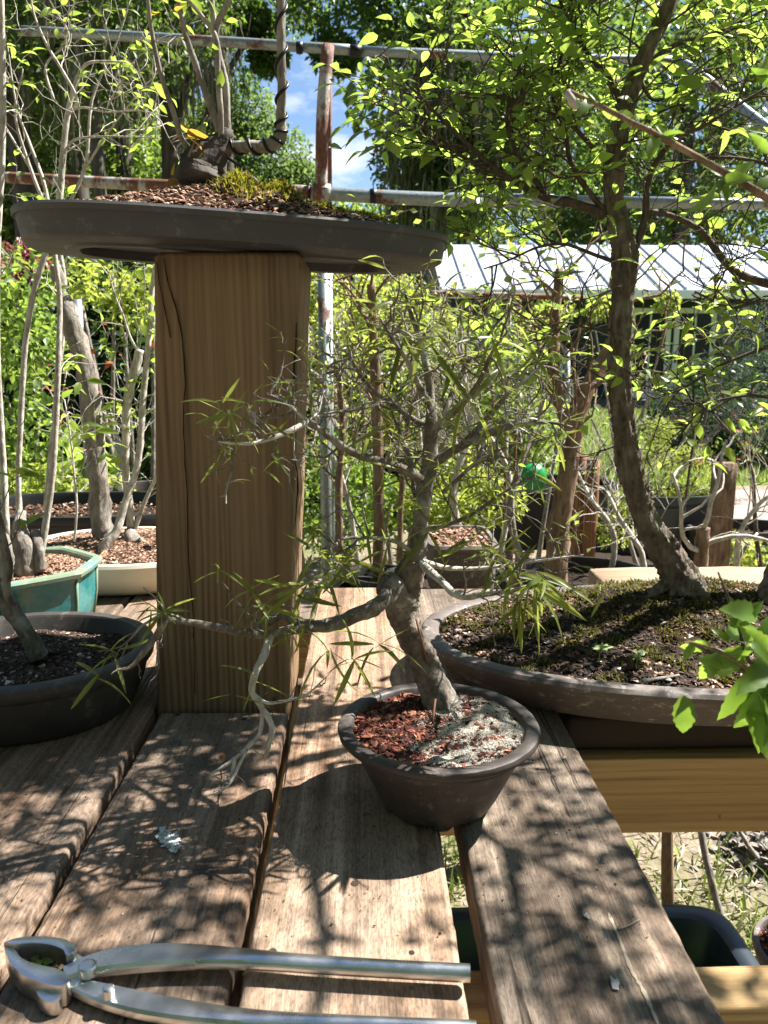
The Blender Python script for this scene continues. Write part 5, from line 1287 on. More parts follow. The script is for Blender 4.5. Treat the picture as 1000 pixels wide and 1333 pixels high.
# narrow leaves: sparse small ones through the crown, whorls of long ones where the photograph shows them
P1, D1 = bud_sites(g, [q for q in shoots[:] if g.random() < .55 and q[0][0][2] > .93], 2, 1, .9, .3)
L1 = g.uniform(.012, .030, len(P1))
PW, DW, LW = [], [], []
def whorl(px, py, y, n, L, spread_=1.0, down=.2, stem_to=None, toward=(0, -.2, 0)):
    c = at(px, py, y)
    for i in range(n):
        a = 6.283 * i / n + g.uniform(-.3, .3); d = np.array([math.cos(a) * spread_, g.uniform(-.7, .5), math.sin(a) * spread_ * .7 - down]) + np.array(toward)
        PW.append(c + g.normal(0, .0018, 3)); DW.append(unit(d)); LW.append(L * g.uniform(.7, 1.2))
for w in [(690, 762, .595, 12, .042, 1, .55), (668, 745, .60, 9, .040, 1, .4), (705, 750, .59, 9, .038, 1, .5), (650, 722, .61, 6, .040, 1, .1), (720, 560, .65, 6, .03), (676, 782, .59, 8, .036, .8, .9),
          (430, 745, .61, 6, .036), (400, 760, .60, 6, .036, 1, .1), (455, 725, .62, 5, .036), (480, 735, .63, 4, .034), (420, 720, .62, 5, .034), (505, 715, .64, 4, .036), (380, 770, .60, 5, .042, 1, .0),
          (458, 858, .57, 7, .034, 1, .15), (490, 838, .575, 6, .038, 1, .1), (425, 845, .58, 4, .040, 1, .3), (375, 822, .60, 5, .030, .8, .4), (396, 815, .60, 4, .032, .8, .3),
          (212, 798, .58, 9, .024, 1, -.1), (198, 790, .585, 5, .02), (150, 850, .59, 6, .026, 1, 0), (128, 880, .57, 3, .03, 1, .4),
          (330, 884, .585, 3, .030, 1, .3), (308, 908, .57, 2, .035), (286, 742, .585, 4, .022, 1, -.1), (330, 768, .60, 6, .026), (345, 790, .605, 5, .03),
          (300, 538, .60, 8, .030), (312, 560, .60, 7, .028), (288, 525, .60, 5, .026), (405, 500, .64, 5, .03), (560, 430, .66, 6, .04), (595, 470, .63, 6, .045), (610, 520, .62, 6, .05), (520, 440, .64, 6, .04), (545, 395, .70, 5, .035), (640, 440, .62, 6, .035), (690, 460, .68, 6, .03), (500, 560, .62, 5, .03), (640, 545, .65, 6, .03), (585, 610, .64, 5, .035), (530, 650, .65, 6, .03), (600, 660, .63, 6, .04), (640, 640, .63, 5, .035), (560, 690, .64, 6, .035), (470, 600, .64, 4, .028), (620, 700, .63, 5, .04), (580, 372, .70, 4, .04), (480, 420, .62, 5, .03)]:
    whorl(*w)
P2 = np.concatenate([P1, np.array(PW)]) if len(P1) else np.array(PW); D2 = np.concatenate([D1, np.array(DW)]); L2 = np.concatenate([L1, np.array(LW)])
dress_varied(fig, LANCES, 'lance', P2, D2, L2, g, MAT['fig_leaf'], .6, 1.0, 300, 12)
s = Shape(); tube(s, places([(542, 806, .655), (548, 830, .655), (556, 862, .658)]), .0011, 6, seed=2); single('bamboo_pick', s, MAT['red_stake'], 'thin brown pick against the right side of the fig trunk', 'pick', at(556, 862, .658))

# ------------------------------------------------------------------ the elm in the oval pot
g = np.random.default_rng(71)
elm = thing('elm_bonsai', 'tall bonsai elm with furrowed curving trunk and bright green crown', 'bonsai', TE - (0, 0, .01))
ye = .925
def E_(lst, y=ye): return [(a[0], a[1], a[2] if len(a) > 2 else y) for a in lst]
te = limb(elm, 'trunk', E_([(897, 790), (890, 762), (876, 735), (852, 697), (834, 655), (821, 612), (813, 560), (807, 500), (806, 440), (811, 385), (813, 335), (806, 295), (799, 255), (801, 210), (812, 150), (832, 90), (862, 25), (890, -40), (905, -110)]),
          [.028, .0235, .0195, .0163, .0142, .0134, .0131, .0127, .0122, .0118, .0146, .0122, .0104, .0106, .0099, .0086, .0072, .0058, .0040], 'elm_bark', 36, .15, 1, 14, 9)
for dx, dy in ((840, 775), (925, 770), (870, 790), (910, 785)):
    limb(elm, 'root', [(888, 750, ye), ((886 + dx) / 2, 765, ye - .01), (dx, dy + 8, ye - .02)], [.012, .008, .003], 'elm_bark', 8, .2, int(dx), 5)
t2 = limb(elm, 'trunk', [(1008, 815, .90), (1004, 780, .91), (1040, 690, .93), (1075, 560, .95), (1090, 420, .96), (1095, 250, .95), (1100, 60, .93), (1110, -150, .90)], [.020, .017, .014, .013, .012, .011, .009, .007], 'elm_bark', 14, .16, 2, 8, 6)
EB = []
def eb(pts, r0, r1, seed): EB.append(limb(elm, 'branch', E_(pts), [r0 * .85, (r0 + r1) * .42, r1], 'dark_twig', 7, .12, seed, 6))
eb([(800, 295), (780, 278), (750, 266), (715, 258), (682, 242), (650, 224), (622, 200), (600, 180), (570, 150), (540, 118), (505, 88)], .0075, .0010, 3)
eb([(650, 224), (618, 212), (590, 195), (565, 165), (545, 120, .9), (538, 100, .9)], .003, .0008, 4)
eb([(715, 258), (690, 225), (668, 190), (660, 150), (672, 100), (690, 50)], .004, .0012, 5)
eb([(818, 335), (832, 310), (840, 280), (842, 250), (852, 215), (880, 180), (915, 165), (955, 140), (1005, 110)], .0060, .0014, 6)
eb([(840, 275), (870, 280), (895, 290), (915, 303), (932, 325), (950, 348), (975, 362), (1010, 372), (1060, 380)], .0034, .0060, 7)
eb([(805, 290), (775, 260), (745, 215), (735, 170), (720, 120), (735, 60), (750, 0)], .0042, .0014, 8)
eb([(802, 225), (770, 190), (740, 160), (700, 140), (650, 125), (600, 120)], .0036, .0009, 9)
eb([(812, 150), (795, 105), (765, 70), (742, 30), (720, -20)], .0040, .0015, 10)
eb([(832, 90), (872, 62), (915, 48), (960, 30), (1010, 5)], .0040, .0014, 11)
eb([(810, 345), (770, 330), (735, 318), (700, 322), (660, 340), (630, 350)], .0030, .0008, 12)
eb([(806, 430), (770, 428), (735, 420), (700, 425)], .0022, .0007, 13)
eb([(1090, 430, .95), (1040, 440), (990, 455), (940, 475), (890, 505), (850, 520)], .0040, .0009, 14)
eb([(1085, 510, .95), (1030, 520), (975, 515), (930, 522), (880, 530)], .0034, .0009, 15)
eb([(1090, 400, .95), (1040, 385, .9), (990, 392, .88), (950, 400, .87), (905, 380, .86)], .0040, .0010, 16)
eb([(1095, 250, .95), (1040, 230), (985, 210), (930, 205), (880, 215)], .0040, .0010, 17)
eb([(862, 25), (830, -10), (800, -20), (760, -40)], .003, .001, 18)
eb([(803, 200), (770, 215), (735, 232), (700, 215), (665, 200)], .0028, .0009, 19)
eb([(806, 500), (780, 490), (750, 470), (725, 468)], .0016, .0006, 20)
eb([(832, 100), (850, 130), (880, 120), (910, 95), (950, 85), (985, 70)], .0026, .0009, 21)
eb([(813, 575), (790, 585), (760, 592), (745, 580)], .0010, .0006, 22)
shoots = []
wts = [14, 7, 9, 12, 5, 12, 12, 10, 10, 9, 6, 11, 10, 10, 11, 6, 9, 3, 9, 1]
for p, n in zip(EB, wts): shoots += sprout(g, p, n, .095, .0012, 2, .3, .55, .12, .85, .24, 4, .6, 5, flat=.6)
shoots += sprout(g, te[int(len(te) * .62):], 16, .13, .0014, 2, .1, .4, .1, .9, .24, 5, .6, 5, flat=.6)
# the part of the crown that spreads over the bench, above the frame
over = []
for i, pts in enumerate([
        [(.60, .92, 1.40), (.64, .86, 1.56), (.62, .80, 1.66), (.50, .76, 1.70), (.36, .72, 1.72), (.20, .66, 1.74)],
        [(.64, .86, 1.55), (.74, .80, 1.62), (.86, .74, 1.66), (.98, .68, 1.68)],
        [(.62, .80, 1.66), (.66, .68, 1.70), (.62, .58, 1.72), (.50, .54, 1.74)],
        [(.50, .76, 1.70), (.44, .86, 1.74), (.34, .90, 1.76)],
        [(.86, .74, 1.66), (.90, .86, 1.70), (.84, .96, 1.72)],
        [(.74, .80, 1.62), (.78, .66, 1.68), (.84, .58, 1.70)],
        [(.60, .90, 1.42), (.55, .84, 1.58), (.44, .70, 1.62), (.32, .60, 1.66)]]):
    p = smooth_path(pts, 6); s = Shape(); tube(s, p, [.006, .003, .001], 7, .12, seed=80 + i); part('branch', s, MAT['dark_twig'], elm); over += sprout(g, p, 26, .13, .0009, 2, .2, .4, .0, .95, .26, 4, .7, 5, flat=.4)
s = Shape(); twig_shape(s, shoots + over, 5); part('twigs', s, MAT['dark_twig'], elm, True, 'stuff')
P1, D1 = bud_sites(g, shoots, 4, 2, .9, .1)
P2, D2 = bud_sites(g, over, 4, 2, .9, .05)
sd = np.array(SUN_DIR); q2 = P2 - sd * ((P2[:, 2] - BENCH) / sd[2])[:, None]; qx, qy, _ = seen(q2)   # where each leaf's shade falls on the bench
thin = np.full(len(P2), .62)
for x0, x1, y0, y1, kk in ((-50, 330, 930, 1340, .8), (150, 370, 930, 1130, .95), (620, 960, 900, 1340, .6), (-50, 170, 1040, 1340, .55), (325, 650, 1080, 1345, .22), (330, 500, 930, 1110, .06), (385, 600, 750, 940, .2), (-50, 215, 700, 885, .15)):
    thin = np.where((qx > x0) & (qx < x1) & (qy > y0) & (qy < y1), kk, thin)
for cx_, cy_, cz_, rr_ in ((.18, .385, .98, .13), (.20, .42, 1.22, .12)):    # open the crown above the near leaves
    q3 = P2 - sd * ((P2[:, 2] - cz_) / sd[2])[:, None]; thin = np.where((q3[:, 0] - cx_) ** 2 + (q3[:, 1] - cy_) ** 2 < rr_ ** 2, .06, thin)
k = g.random(len(P2)) < thin; P2, D2 = P2[k], D2[k]
qx, qy, _ = seen(P1)
keep = np.where((qy > 300) & (qy < 385) & (qx > 640), .38, np.where((qx > 820) & (qx < 935) & (qy > 395) & (qy < 500), .4, np.where((qy > 500) & (qx < 960), .3, np.where((qx > 590) & (qx < 770) & (qy > 90) & (qy < 270), .5, np.where(qx < 590, .62, .62)))))
q1 = P1 - sd * ((P1[:, 2] - BENCH) / sd[2])[:, None]; ax, ay, _ = seen(q1)
keep = keep * np.where((ax > 325) & (ax < 520) & (ay > 930) & (ay < 1120), .12, 1.0)
k = g.random(len(P1)) < keep; P1, D1 = P1[k], D1[k]
dress_varied(elm, OVATES, 'ovate', np.concatenate([P1, P2]), np.concatenate([D1, D2]), np.concatenate([g.uniform(.012, .027, len(P1)), g.uniform(.013, .025, len(P2))]), g, MAT['elm_leaf'], .45, 1.0, 300, 10)
# moss on the foot of the trunk
s = Shape(); n = 900; t = g.uniform(0, .12, n) ** 1.0; idx = (t * (len(te) - 1)).astype(int); an = g.uniform(0, 6.28, n)
pp = te[idx] + np.stack([np.cos(an) * .021, np.sin(an) * .021, g.normal(0, .004, n)], -1) * (1 - t * 2.6)[:, None]
tufts(s, pp, g, .004, .0008, 1.5); part('moss', s, MAT['moss_dark'], elm, True, 'stuff')

# the branch close to the lens, and the leafy tip at the lower right: both from an elm beside the bench
g = np.random.default_rng(72)
near = thing('elm_sapling', 'out of focus serrate leaved branches reaching in close from the right edge', 'sapling', (.60, .46, 0))
p0 = smooth_path([(.60, .46, 0), (.60, .455, .6), (.585, .45, 1.0), (.57, .45, 1.22), (.56, .45, 1.45)], 6)
s = Shape(); tube(s, p0, [.014, .010, .006], 9, .12, seed=1); part('trunk', s, MAT['grey_bark'], near)
b1 = limb(near, 'branch', [(1800, 500, .45), (1300, 380, .44), (1100, 310, .43), (1000, 258, .42), (960, 234, .42), (905, 203, .42), (860, 178, .42), (820, 158, .42), (780, 137, .42), (742, 118, .42)], [.0036, .0030, .0024, .0020, .0017, .0015, .0013, .0009], 'tan_bark', 8, .1, 2)
b2 = limb(near, 'branch', [(1760, 760, .45), (1300, 830, .42), (1100, 880, .40), (1010, 890, .39), (960, 870, .385), (925, 850, .385), (880, 828, .385)], [.0040, .0030, .0024, .0018, .0014, .0010, .0007], 'tan_bark', 7, .1, 3)
b3 = limb(near, 'branch', [(1010, 890, .39), (975, 860, .385), (960, 810, .385), (945, 770, .385), (935, 745, .385)], [.0014, .0011, .0008, .0006, .0005], 'dark_twig', 6, .1, 4)
b4 = limb(near, 'branch', [(985, 880, .388), (940, 850, .38), (905, 838, .378), (890, 836, .376)], [.0012, .0010, .0008, .0006], 'tan_bark', 6, .1, 5)
PN, DN, LN = [], [], []
def lf(px, py, y, qx, qy, qy2, ):
    a, b = at(px, py, y), at(qx, qy, qy2); PN.append(a); DN.append(unit(b - a)); LN.append(np.linalg.norm(b - a) * .92)
for a in [(890, 905, .385, 893, 975, .385), (925, 838, .385, 882, 848, .39), (905, 838, .38, 886, 862, .38), (960, 800, .385, 945, 770, .39), (950, 815, .385, 1000, 782, .38), (985, 800, .385, 940, 790, .37), (945, 830, .385, 1000, 815, .40), (950, 835, .385, 925, 815, .39), (960, 870, .39, 925, 880, .38), (975, 880, .39, 945, 945, .38), (1000, 880, .39, 985, 985, .37), (1005, 860, .39, 960, 905, .37), (990, 870, .39, 1010, 945, .37), (970, 850, .39, 925, 865, .37), (980, 840, .38, 1020, 800, .38), (1000, 850, .38, 965, 815, .37), (985, 900, .38, 960, 965, .385), (995, 905, .38, 1030, 985, .37), (960, 860, .38, 985, 830, .365), (935, 850, .38, 910, 900, .385), (1005, 905, .38, 950, 925, .39), (975, 835, .37, 1012, 860, .36), (990, 925, .38, 1005, 1000, .375)]:
    lf(*a)
for a in [(930, 240, .42, 905, 285, .41), (935, 235, .42, 950, 265, .41), (945, 235, .42, 920, 195, .43), (955, 232, .42, 985, 205, .42), (940, 240, .42, 975, 225, .40), (860, 180, .42, 890, 165, .42), (855, 178, .42, 845, 205, .41), (850, 175, .42, 872, 195, .42), (780, 137, .42, 765, 110, .42), (775, 135, .42, 795, 120, .42), (770, 132, .42, 755, 140, .41), (985, 250, .42, 1010, 215, .42), (990, 255, .42, 1015, 270, .42), (1000, 200, .45, 975, 170, .45), (1015, 120, .45, 985, 75, .45), (990, 110, .45, 1000, 65, .45), (750, 120, .42, 735, 135, .42), (870, 183, .42, 855, 160, .42)]:
    lf(*a)
dress_varied(near, SERRATES, 'serrate', np.array(PN), np.array(DN), np.array(LN), g, MAT['elm_leaf_close'], .42, (-.1, -.75, .5), 300, 8)
s = Shape(); tube(s, places([(738, 118, .42), (745, 132, .42), (752, 142, .42)]), [.0016, .0024, .0012], 8, .15); part('bud', s, MAT['pale_bark'], near)

# ------------------------------------------------------------------ the tree of the slab pot
g = np.random.default_rng(73)
st = thing('slab_bonsai', 'clump of slim grey stems with one wired branch in the slab pot', 'bonsai', TB)
limb(st, 'trunk', [(262, 244, .895), (266, 222, .90), (278, 200, .90), (292, 180, .90), (293, 168, .90)], [.030, .024, .017, .010, .007], 'dark_bark', 16, .22, 1, 6, 6)
limb(st, 'trunk', [(240, 242, .90), (250, 218, .90), (265, 205, .90)], [.014, .012, .006], 'dark_bark', 12, .22, 2, 6, 5)
SB = []
for i, (pts, rr) in enumerate([
        ([(270, 215, .90), (253, 200, .895), (236, 180, .89), (227, 150, .885), (212, 105, .88), (203, 70, .875), (196, 30, .87), (189, -30, .86)], [.0045, .0040, .0036, .0034, .0032, .0028, .0022]),
        ([(290, 188, .90), (284, 165, .90), (268, 122, .895), (252, 75, .89), (242, 45, .89), (234, 10, .89), (226, -40, .88)], [.0055, .0046, .0044, .0042, .0040, .0034, .0026]),
        ([(297, 192, .90), (296, 160, .90), (294, 110, .90), (283, 62, .90), (279, 30, .90), (274, -20, .90)], [.0050, .0046, .0044, .0042, .0040, .0030]),
        ([(286, 195, .895), (288, 160, .89), (284, 100, .885), (281, 50, .88), (262, 20, .875), (240, -5, .87)], [.0042, .0040, .0038, .0036, .0026, .0020]),
        ([(281, 50, .885), (284, 28, .88), (296, 5, .875), (308, -30, .87)], [.0038, .0038, .0034, .0026]),
        ([(238, 240, .90), (238, 222, .89), (245, 205, .88), (262, 165, .88), (270, 150, .88)], [.0020, .0018, .0015, .0012, .0008])]):
    SB.append(limb(st, 'stem', pts, [q * .78 for q in rr], 'grey_bark', 9, .06, 10 + i))
wb = limb(st, 'branch', [(288, 196, .90), (305, 191, .90), (335, 191, .89), (355, 188, .885), (365, 176, .885), (366, 158, .885), (367, 110, .88), (366, 50, .88), (366, -20, .88)], [.0080, .0062, .0060, .0070, .0068, .0050, .0048, .0046, .0040], 'grey_bark', 12, .08, 20)
t = np.linspace(.06, 1, 260); pts = []
for k in t:
    c, tn = along(wb, k); u = unit(np.cross(tn, [0, 1, 0.001])); w = np.cross(tn, u); r_ = np.interp(k, [0, .3, .5, 1], [.0078, .0076, .0062, .0054]); a = k * 6.283 * 10
    pts.append(c + r_ * (math.cos(a) * u + math.sin(a) * w))
s = Shape(); tube(s, np.array(pts), .0017, 7); part('wire', s, MAT['wire'], st)
limb(st, 'wire', [(296, 205, .885), (315, 218, .87), (330, 235, .855), (342, 262, .84)], .0016, 'wire', 7, 0, 21)
limb(st, 'root', [(300, 235, .87), (320, 228, .865), (338, 240, .86), (346, 260, .85)], [.002, .002, .0015], 'grey_bark', 7, .1, 22)
PS, DS, LS = [], [], []
g2 = np.random.default_rng(9)
for p in SB:
    for k in np.linspace(.35, .95, 5):
        if g2.random() < .6:
            c, tn = along(p, k); PS.append(c); DS.append(unit(tn * .6 + g2.normal(0, .5, 3))); LS.append(g2.uniform(.012, .022))
dress(st, OVATE, 'ovate', np.array(PS), np.array(DS), np.array(LS), g, MAT['maple_leaf'])
nl = []
for px, py, qx, qy in [(245, 178, 272, 172), (245, 180, 265, 190), (240, 176, 222, 180), (243, 172, 238, 158), (226, 228, 225, 210), (262, 218, 258, 222), (228, 232, 222, 246), (230, 15, 240, 2), (198, 20, 208, 12)]: nl.append((at(px, py, .88), at(qx, qy, .87)))
dress(st, BROAD, 'broad', np.array([a for a, b in nl]), np.array([unit(b - a) for a, b in nl]), np.array([np.linalg.norm(b - a) for a, b in nl]), g, MAT['new_leaf'])

# ------------------------------------------------------------------ the trees of the glazed pots and of the charcoal bowl
def potted(name, label, base, stems, trunks=(), mat='pale_bark', leafmat='maple_leaf', tw=6, L=.09, per=3, ls=(.014, .028), seed=0, leaf_from=.4, limit=150, lv=2, kids=3, tr_=.0009):
    g = np.random.default_rng(seed); root = thing(name, label, 'bonsai', base); sh = []
    for i, (pts, rr, m) in enumerate(trunks): limb(root, 'trunk', pts, rr, m, 14, .14, seed + i, 7, 5)
    for i, (pts, rr) in enumerate(stems):
        p = limb(root, 'stem', pts, [q * .84 for q in rr], mat, 9, .07, seed + 20 + i); sh += sprout(g, p, tw, L, tr_, lv, leaf_from, .5, .25, .85, .22, kids, .6, 5)
    s = Shape(); twig_shape(s, sh); part('twigs', s, MAT[mat], root, True, 'stuff')
    P_, D_ = bud_sites(g, [q for q in sh if g.random() < .6], per, lv, .8, .3, .2)
    if len(P_): dress_varied(root, OVATES, 'ovate', P_, D_, g.uniform(*ls, len(P_)), g, MAT[leafmat], .55, 1, limit, 9)
    return root
potted('hornbeam_bonsai', 'pale stemmed clump with lime leaves growing from the teal pot', at(35, 745, 1.02),
       [([(28, 735, 1.03), (26, 690, 1.03), (24, 620, 1.03), (28, 530, 1.03), (33, 450, 1.03), (42, 390, 1.03), (56, 340, 1.03), (70, 300, 1.04), (78, 255, 1.04), (82, 205, 1.04), (88, 150, 1.04), (98, 110, 1.04), (112, 84, 1.04), (140, 80, 1.04), (175, 82, 1.04)], [.0070, .0050, .0042, .0042, .0042, .0042, .0044, .0046, .0050, .0046, .0040, .0032, .0024, .0016, .0008]),
        ([(52, 728, 1.03), (60, 680, 1.03), (68, 620, 1.03), (72, 560, 1.03), (76, 470, 1.03), (78, 400, 1.04), (74, 350, 1.04), (60, 250, 1.05), (40, 190, 1.06), (22, 140, 1.06), (10, 60, 1.06)], [.0066, .0052, .0050, .0048, .0044, .0040, .0036, .0030, .0024, .0016, .0008]),
        ([(8, 700, 1.0), (4, 600, 1.0), (-4, 450, 1.0), (-2, 300, 1.0), (3, 200, 1.0), (4, 100, 1.0), (2, -20, 1.0)], [.006, .005, .0044, .0042, .0042, .004, .003]),
        ([(88, 150, 1.04), (100, 130, 1.03), (80, 90, 1.02), (62, 60, 1.02), (45, 20, 1.02), (38, -20, 1.02)], [.0030, .0026, .0022, .0018, .0014, .0010]),
        ([(82, 200, 1.04), (98, 182, 1.02), (130, 178, 1.0), (170, 178, 1.0), (210, 180, 1.0)], [.0020, .0018, .0014, .0010, .0006]),
        ([(88, 145, 1.04), (110, 140, 1.02), (140, 146, 1.01), (180, 144, 1.0), (218, 152, 1.0)], [.0018, .0016, .0013, .0010, .0005]),
        ([(70, 130, 1.04), (60, 85, 1.05), (90, 50, 1.06), (70, 10, 1.06)], [.0022, .0018, .0014, .001])],
       [([(35, 748, 1.02), (32, 715, 1.02), (25, 690, 1.02), (28, 665, 1.03)], [.017, .015, .010, .006], 'grey_bark'), ([(8, 752, .99), (8, 720, .99), (5, 690, 1.0)], [.009, .008, .005], 'grey_bark'), ([(52, 742, 1.02), (50, 715, 1.02), (46, 690, 1.03)], [.009, .007, .005], 'grey_bark')], seed=300, tw=5, leaf_from=.3, L=.085, limit=160, ls=(.009, .017), per=2)
potted('maple_bonsai', 'group of grey trunks leaning apart in the cream pot', at(140, 715, 1.33),
       [([(128, 735, 1.28), (136, 712, 1.28), (152, 690, 1.29), (163, 655, 1.30), (178, 610, 1.31), (184, 560, 1.31), (188, 500, 1.32), (194, 440, 1.32), (198, 380, 1.33), (204, 330, 1.33)], [.0115, .0105, .0085, .0070, .0064, .0062, .0060, .0056, .0050, .0042]),
        ([(170, 705, 1.35), (170, 670, 1.35), (164, 620, 1.35), (164, 570, 1.35), (166, 520, 1.35), (176, 480, 1.35), (182, 455, 1.35)], [.0085, .0080, .0080, .0080, .0085, .0095, .0085]),
        ([(172, 700, 1.35), (186, 660, 1.35), (204, 620, 1.36), (225, 580, 1.36)], [.0050, .0046, .0040, .0030]),
        ([(97, 705, 1.22), (100, 660, 1.22), (97, 620, 1.22), (92, 570, 1.22), (84, 520, 1.22)], [.0024, .0022, .0020, .0016, .0010]),
        ([(182, 460, 1.35), (170, 440, 1.34), (160, 410, 1.33), (150, 385, 1.33), (140, 350, 1.33)], [.0030, .0026, .0022, .0018, .0012])],
       [([(137, 705, 1.36), (131, 670, 1.36), (127, 610, 1.36), (122, 560, 1.36), (116, 510, 1.36), (106, 460, 1.36), (92, 415, 1.36), (80, 380, 1.37), (72, 345, 1.37)], [.0190, .0170, .0158, .0158, .0160, .0160, .0150, .0110, .0090], 'grey_bark'),
        ([(176, 712, 1.33), (172, 700, 1.34), (170, 690, 1.35)], [.020, .015, .010], 'grey_bark')], seed=330, tw=6, leaf_from=.35, L=.10, limit=110, ls=(.018, .032))
potted('young_bonsai', 'speckled slanting young trunk in the charcoal bowl', at(46, 848, .82),
       [([(20, 800, .82), (8, 765, .815), (12, 740, .81), (6, 712, .81), (2, 690, .81), (-6, 650, .81)], [.0062, .0056, .0052, .0050, .0044, .003])],
       [([(52, 856, .82), (42, 836, .82), (22, 805, .82), (4, 780, .82), (-25, 750, .82)], [.0110, .0090, .0080, .0085, .0080], 'fig_bark')], mat='fig_bark', seed=350, tw=3, L=.05, limit=20)
# a wild bare tangle at the upper left with lime leaves
potted('hornbeam_bonsai', 'twiggy hornbeam at the upper left behind the slab pot', np.array([xat(60, 1.5), 1.5, .752]),
       [([(60, 660, 1.5), (75, 500, 1.5), (85, 380, 1.5), (70, 300, 1.5), (40, 220, 1.5), (20, 150, 1.48), (30, 90, 1.46)], [.006, .006, .005, .0045, .0036, .0026, .0012]),
        ([(70, 300, 1.5), (110, 220, 1.5), (120, 130, 1.5), (150, 60, 1.5), (170, 0, 1.5)], [.0040, .0034, .0028, .002, .001]),
        ([(110, 220, 1.5), (150, 160, 1.48), (200, 100, 1.46), (240, 70, 1.46)], [.0026, .002, .0014, .0008]),
        ([(40, 220, 1.5), (10, 170, 1.5), (-30, 100, 1.5)], [.0026, .002, .0014])],
       [], seed=370, tw=6, leaf_from=.25, L=.11, limit=120, ls=(.012, .024), per=2)
# ------------------------------------------------------------------ the branch cutter
cut = thing('branch_cutter', 'steel concave branch cutter lying open across the front planks', 'cutter', on(100, 1265, .752))
ZT = .752
def prism(name, outline, z0, z1, root, mat, bev=.0007, segs=2):
    pts = [on(a, b, z1) for a, b in outline]; o3 = np.array(root.location)
    bm = bmesh.new(); vs = [bm.verts.new((p[0] - o3[0], p[1] - o3[1], z0 - o3[2])) for p in pts]
    f = bm.faces.new(vs); bm.normal_update()
    r = bmesh.ops.extrude_face_region(bm, geom=[f]); ev = [v for v in r['geom'] if isinstance(v, bmesh.types.BMVert)]
    bmesh.ops.translate(bm, verts=ev, vec=(0, 0, z1 - z0)); bmesh.ops.recalc_face_normals(bm, faces=bm.faces)
    ed = [e for e in bm.edges if abs(e.verts[0].co.z - e.verts[1].co.z) < 1e-6]
    bmesh.ops.bevel(bm, geom=ed, offset=bev, segments=segs, affect='EDGES', profile=.6)
    me = bpy.data.meshes.new(name); bm.to_mesh(me); bm.free()
    for p in me.polygons: p.use_smooth = True
    try: me.set_sharp_from_angle(angle=R(35))
    except Exception: pass
    me.materials.append(mat); o = bpy.data.objects.new(name, me); o.parent = root; COL.objects.link(o); return o
def ovl(pts, n=5): return [tuple(p) for p in smooth_path(np.array([(a, b, 0) for a, b in pts], float), n)[:, :2]]
def bar_handle(name, spec, z0, flat):
    """spec: (px, py, half width px); a forged bar: flat near the pivot, round at the end."""
    p = np.array(spec, float); q = smooth_path(p, 8)
    c = np.array([on(a, b, z0) for a, b in q[:, :2]]); w = np.array([abs(on(a, b + h, z0)[1] - on(a, b - h, z0)[1]) / 2 for a, b, h in q])
    n = len(q); fl = spread(flat, n); s = Shape(); m = 24; th = np.arange(m) * 2 * math.pi / m
    rc = np.array([(1, 0), (1, .3), (1, .55), (.82, 1), (.6, 1), (.3, 1), (0, 1)]); rc = np.vstack([rc, rc[-2::-1] * (-1, 1), rc[1:] * (-1, -1), rc[-2:0:-1] * (1, -1)]); m = len(rc)
    an = np.arctan2(rc[:, 1], rc[:, 0]); cc = np.stack([np.cos(an), np.sin(an)], -1); pw = spread([0, 0, .1, .5, 1, 1, 1], n)
    tan = unit(np.gradient(c, axis=0)); V = []
    for i in range(n):
        sd = unit(np.cross([0, 0, 1.0], tan[i])); pr = rc * (1 - pw[i]) + cc * pw[i]
        V.append(c[i] + pr[:, :1] * sd * w[i] + pr[:, 1:] * np.array([0, 0, 1]) * fl[i])
    V += [V[-1] * .12 + V[-1].mean(0) * .88]
    V = [V[0] * .1 + V[0].mean(0) * .9] + V
    V = np.vstack(V); N = len(V) // m
    s.add(V, [(i * m + j, i * m + (j + 1) % m, (i + 1) * m + (j + 1) % m, (i + 1) * m + j) for i in range(N - 1) for j in range(m)])
    o = part(name, s, MAT['steel'], cut); o.data.set_sharp_from_angle(angle=R(28)); return o
bar_handle('handle', [(84, 1271, 8), (120, 1258, 12), (165, 1250, 14), (220, 1246, 14), (280, 1247, 12), (340, 1250, 10), (420, 1256, 9), (520, 1262, 8.6), (612, 1267, 8.6)], .7605, [.0035, .0042, .0046, .0050, .0052])
bar_handle('handle', [(96, 1284, 7), (130, 1295, 11), (180, 1308, 13.5), (240, 1319, 13.5), (310, 1327, 12), (400, 1332, 10), (500, 1336, 9), (620, 1341, 9)], .7562, [.0032, .0038, .0044, .0050, .0052])
prism('jaw', ovl([(5, 1226), (24, 1220), (52, 1218), (80, 1221), (98, 1229), (97, 1238), (86, 1243), (82, 1236), (64, 1229), (40, 1227), (18, 1229)], 3), .757, .7685, cut, MAT['steel'])
prism('jaw', ovl([(5, 1229), (16, 1230), (26, 1244), (40, 1252), (60, 1257), (74, 1260), (84, 1265), (92, 1274), (84, 1282), (72, 1283), (50, 1278), (28, 1268), (12, 1252)], 3), .7515, .766, cut, MAT['steel'])
prism('jaw_tip', ovl([(40, 1276), (60, 1282), (78, 1281), (80, 1296), (74, 1303), (60, 1304), (50, 1297)], 3), .7512, .7612, cut, MAT['steel'], .0016)
prism('jaw_neck', ovl([(84, 1243), (98, 1240), (112, 1250), (112, 1268), (94, 1282), (84, 1274), (88, 1258)], 3), .7515, .7605, cut, MAT['steel'])
for name, px, py, r, z0, z1 in (('pivot_rivet', 114, 1255, .0056, .760, .7665), ('stop_pin', 141, 1284, .0034, .757, .7665)):
    c = on(px, py, z1); s = Shape(); lathe(s, [(.0055 if r > .004 else .003, z0), (0, z0), (0, z1 - .0012), (.0008, z1 - .0003), (.002, z1), (r * .98, z1)], c[0], c[1], r, r, 2, 28); part(name, s, MAT['steel'], cut, False)
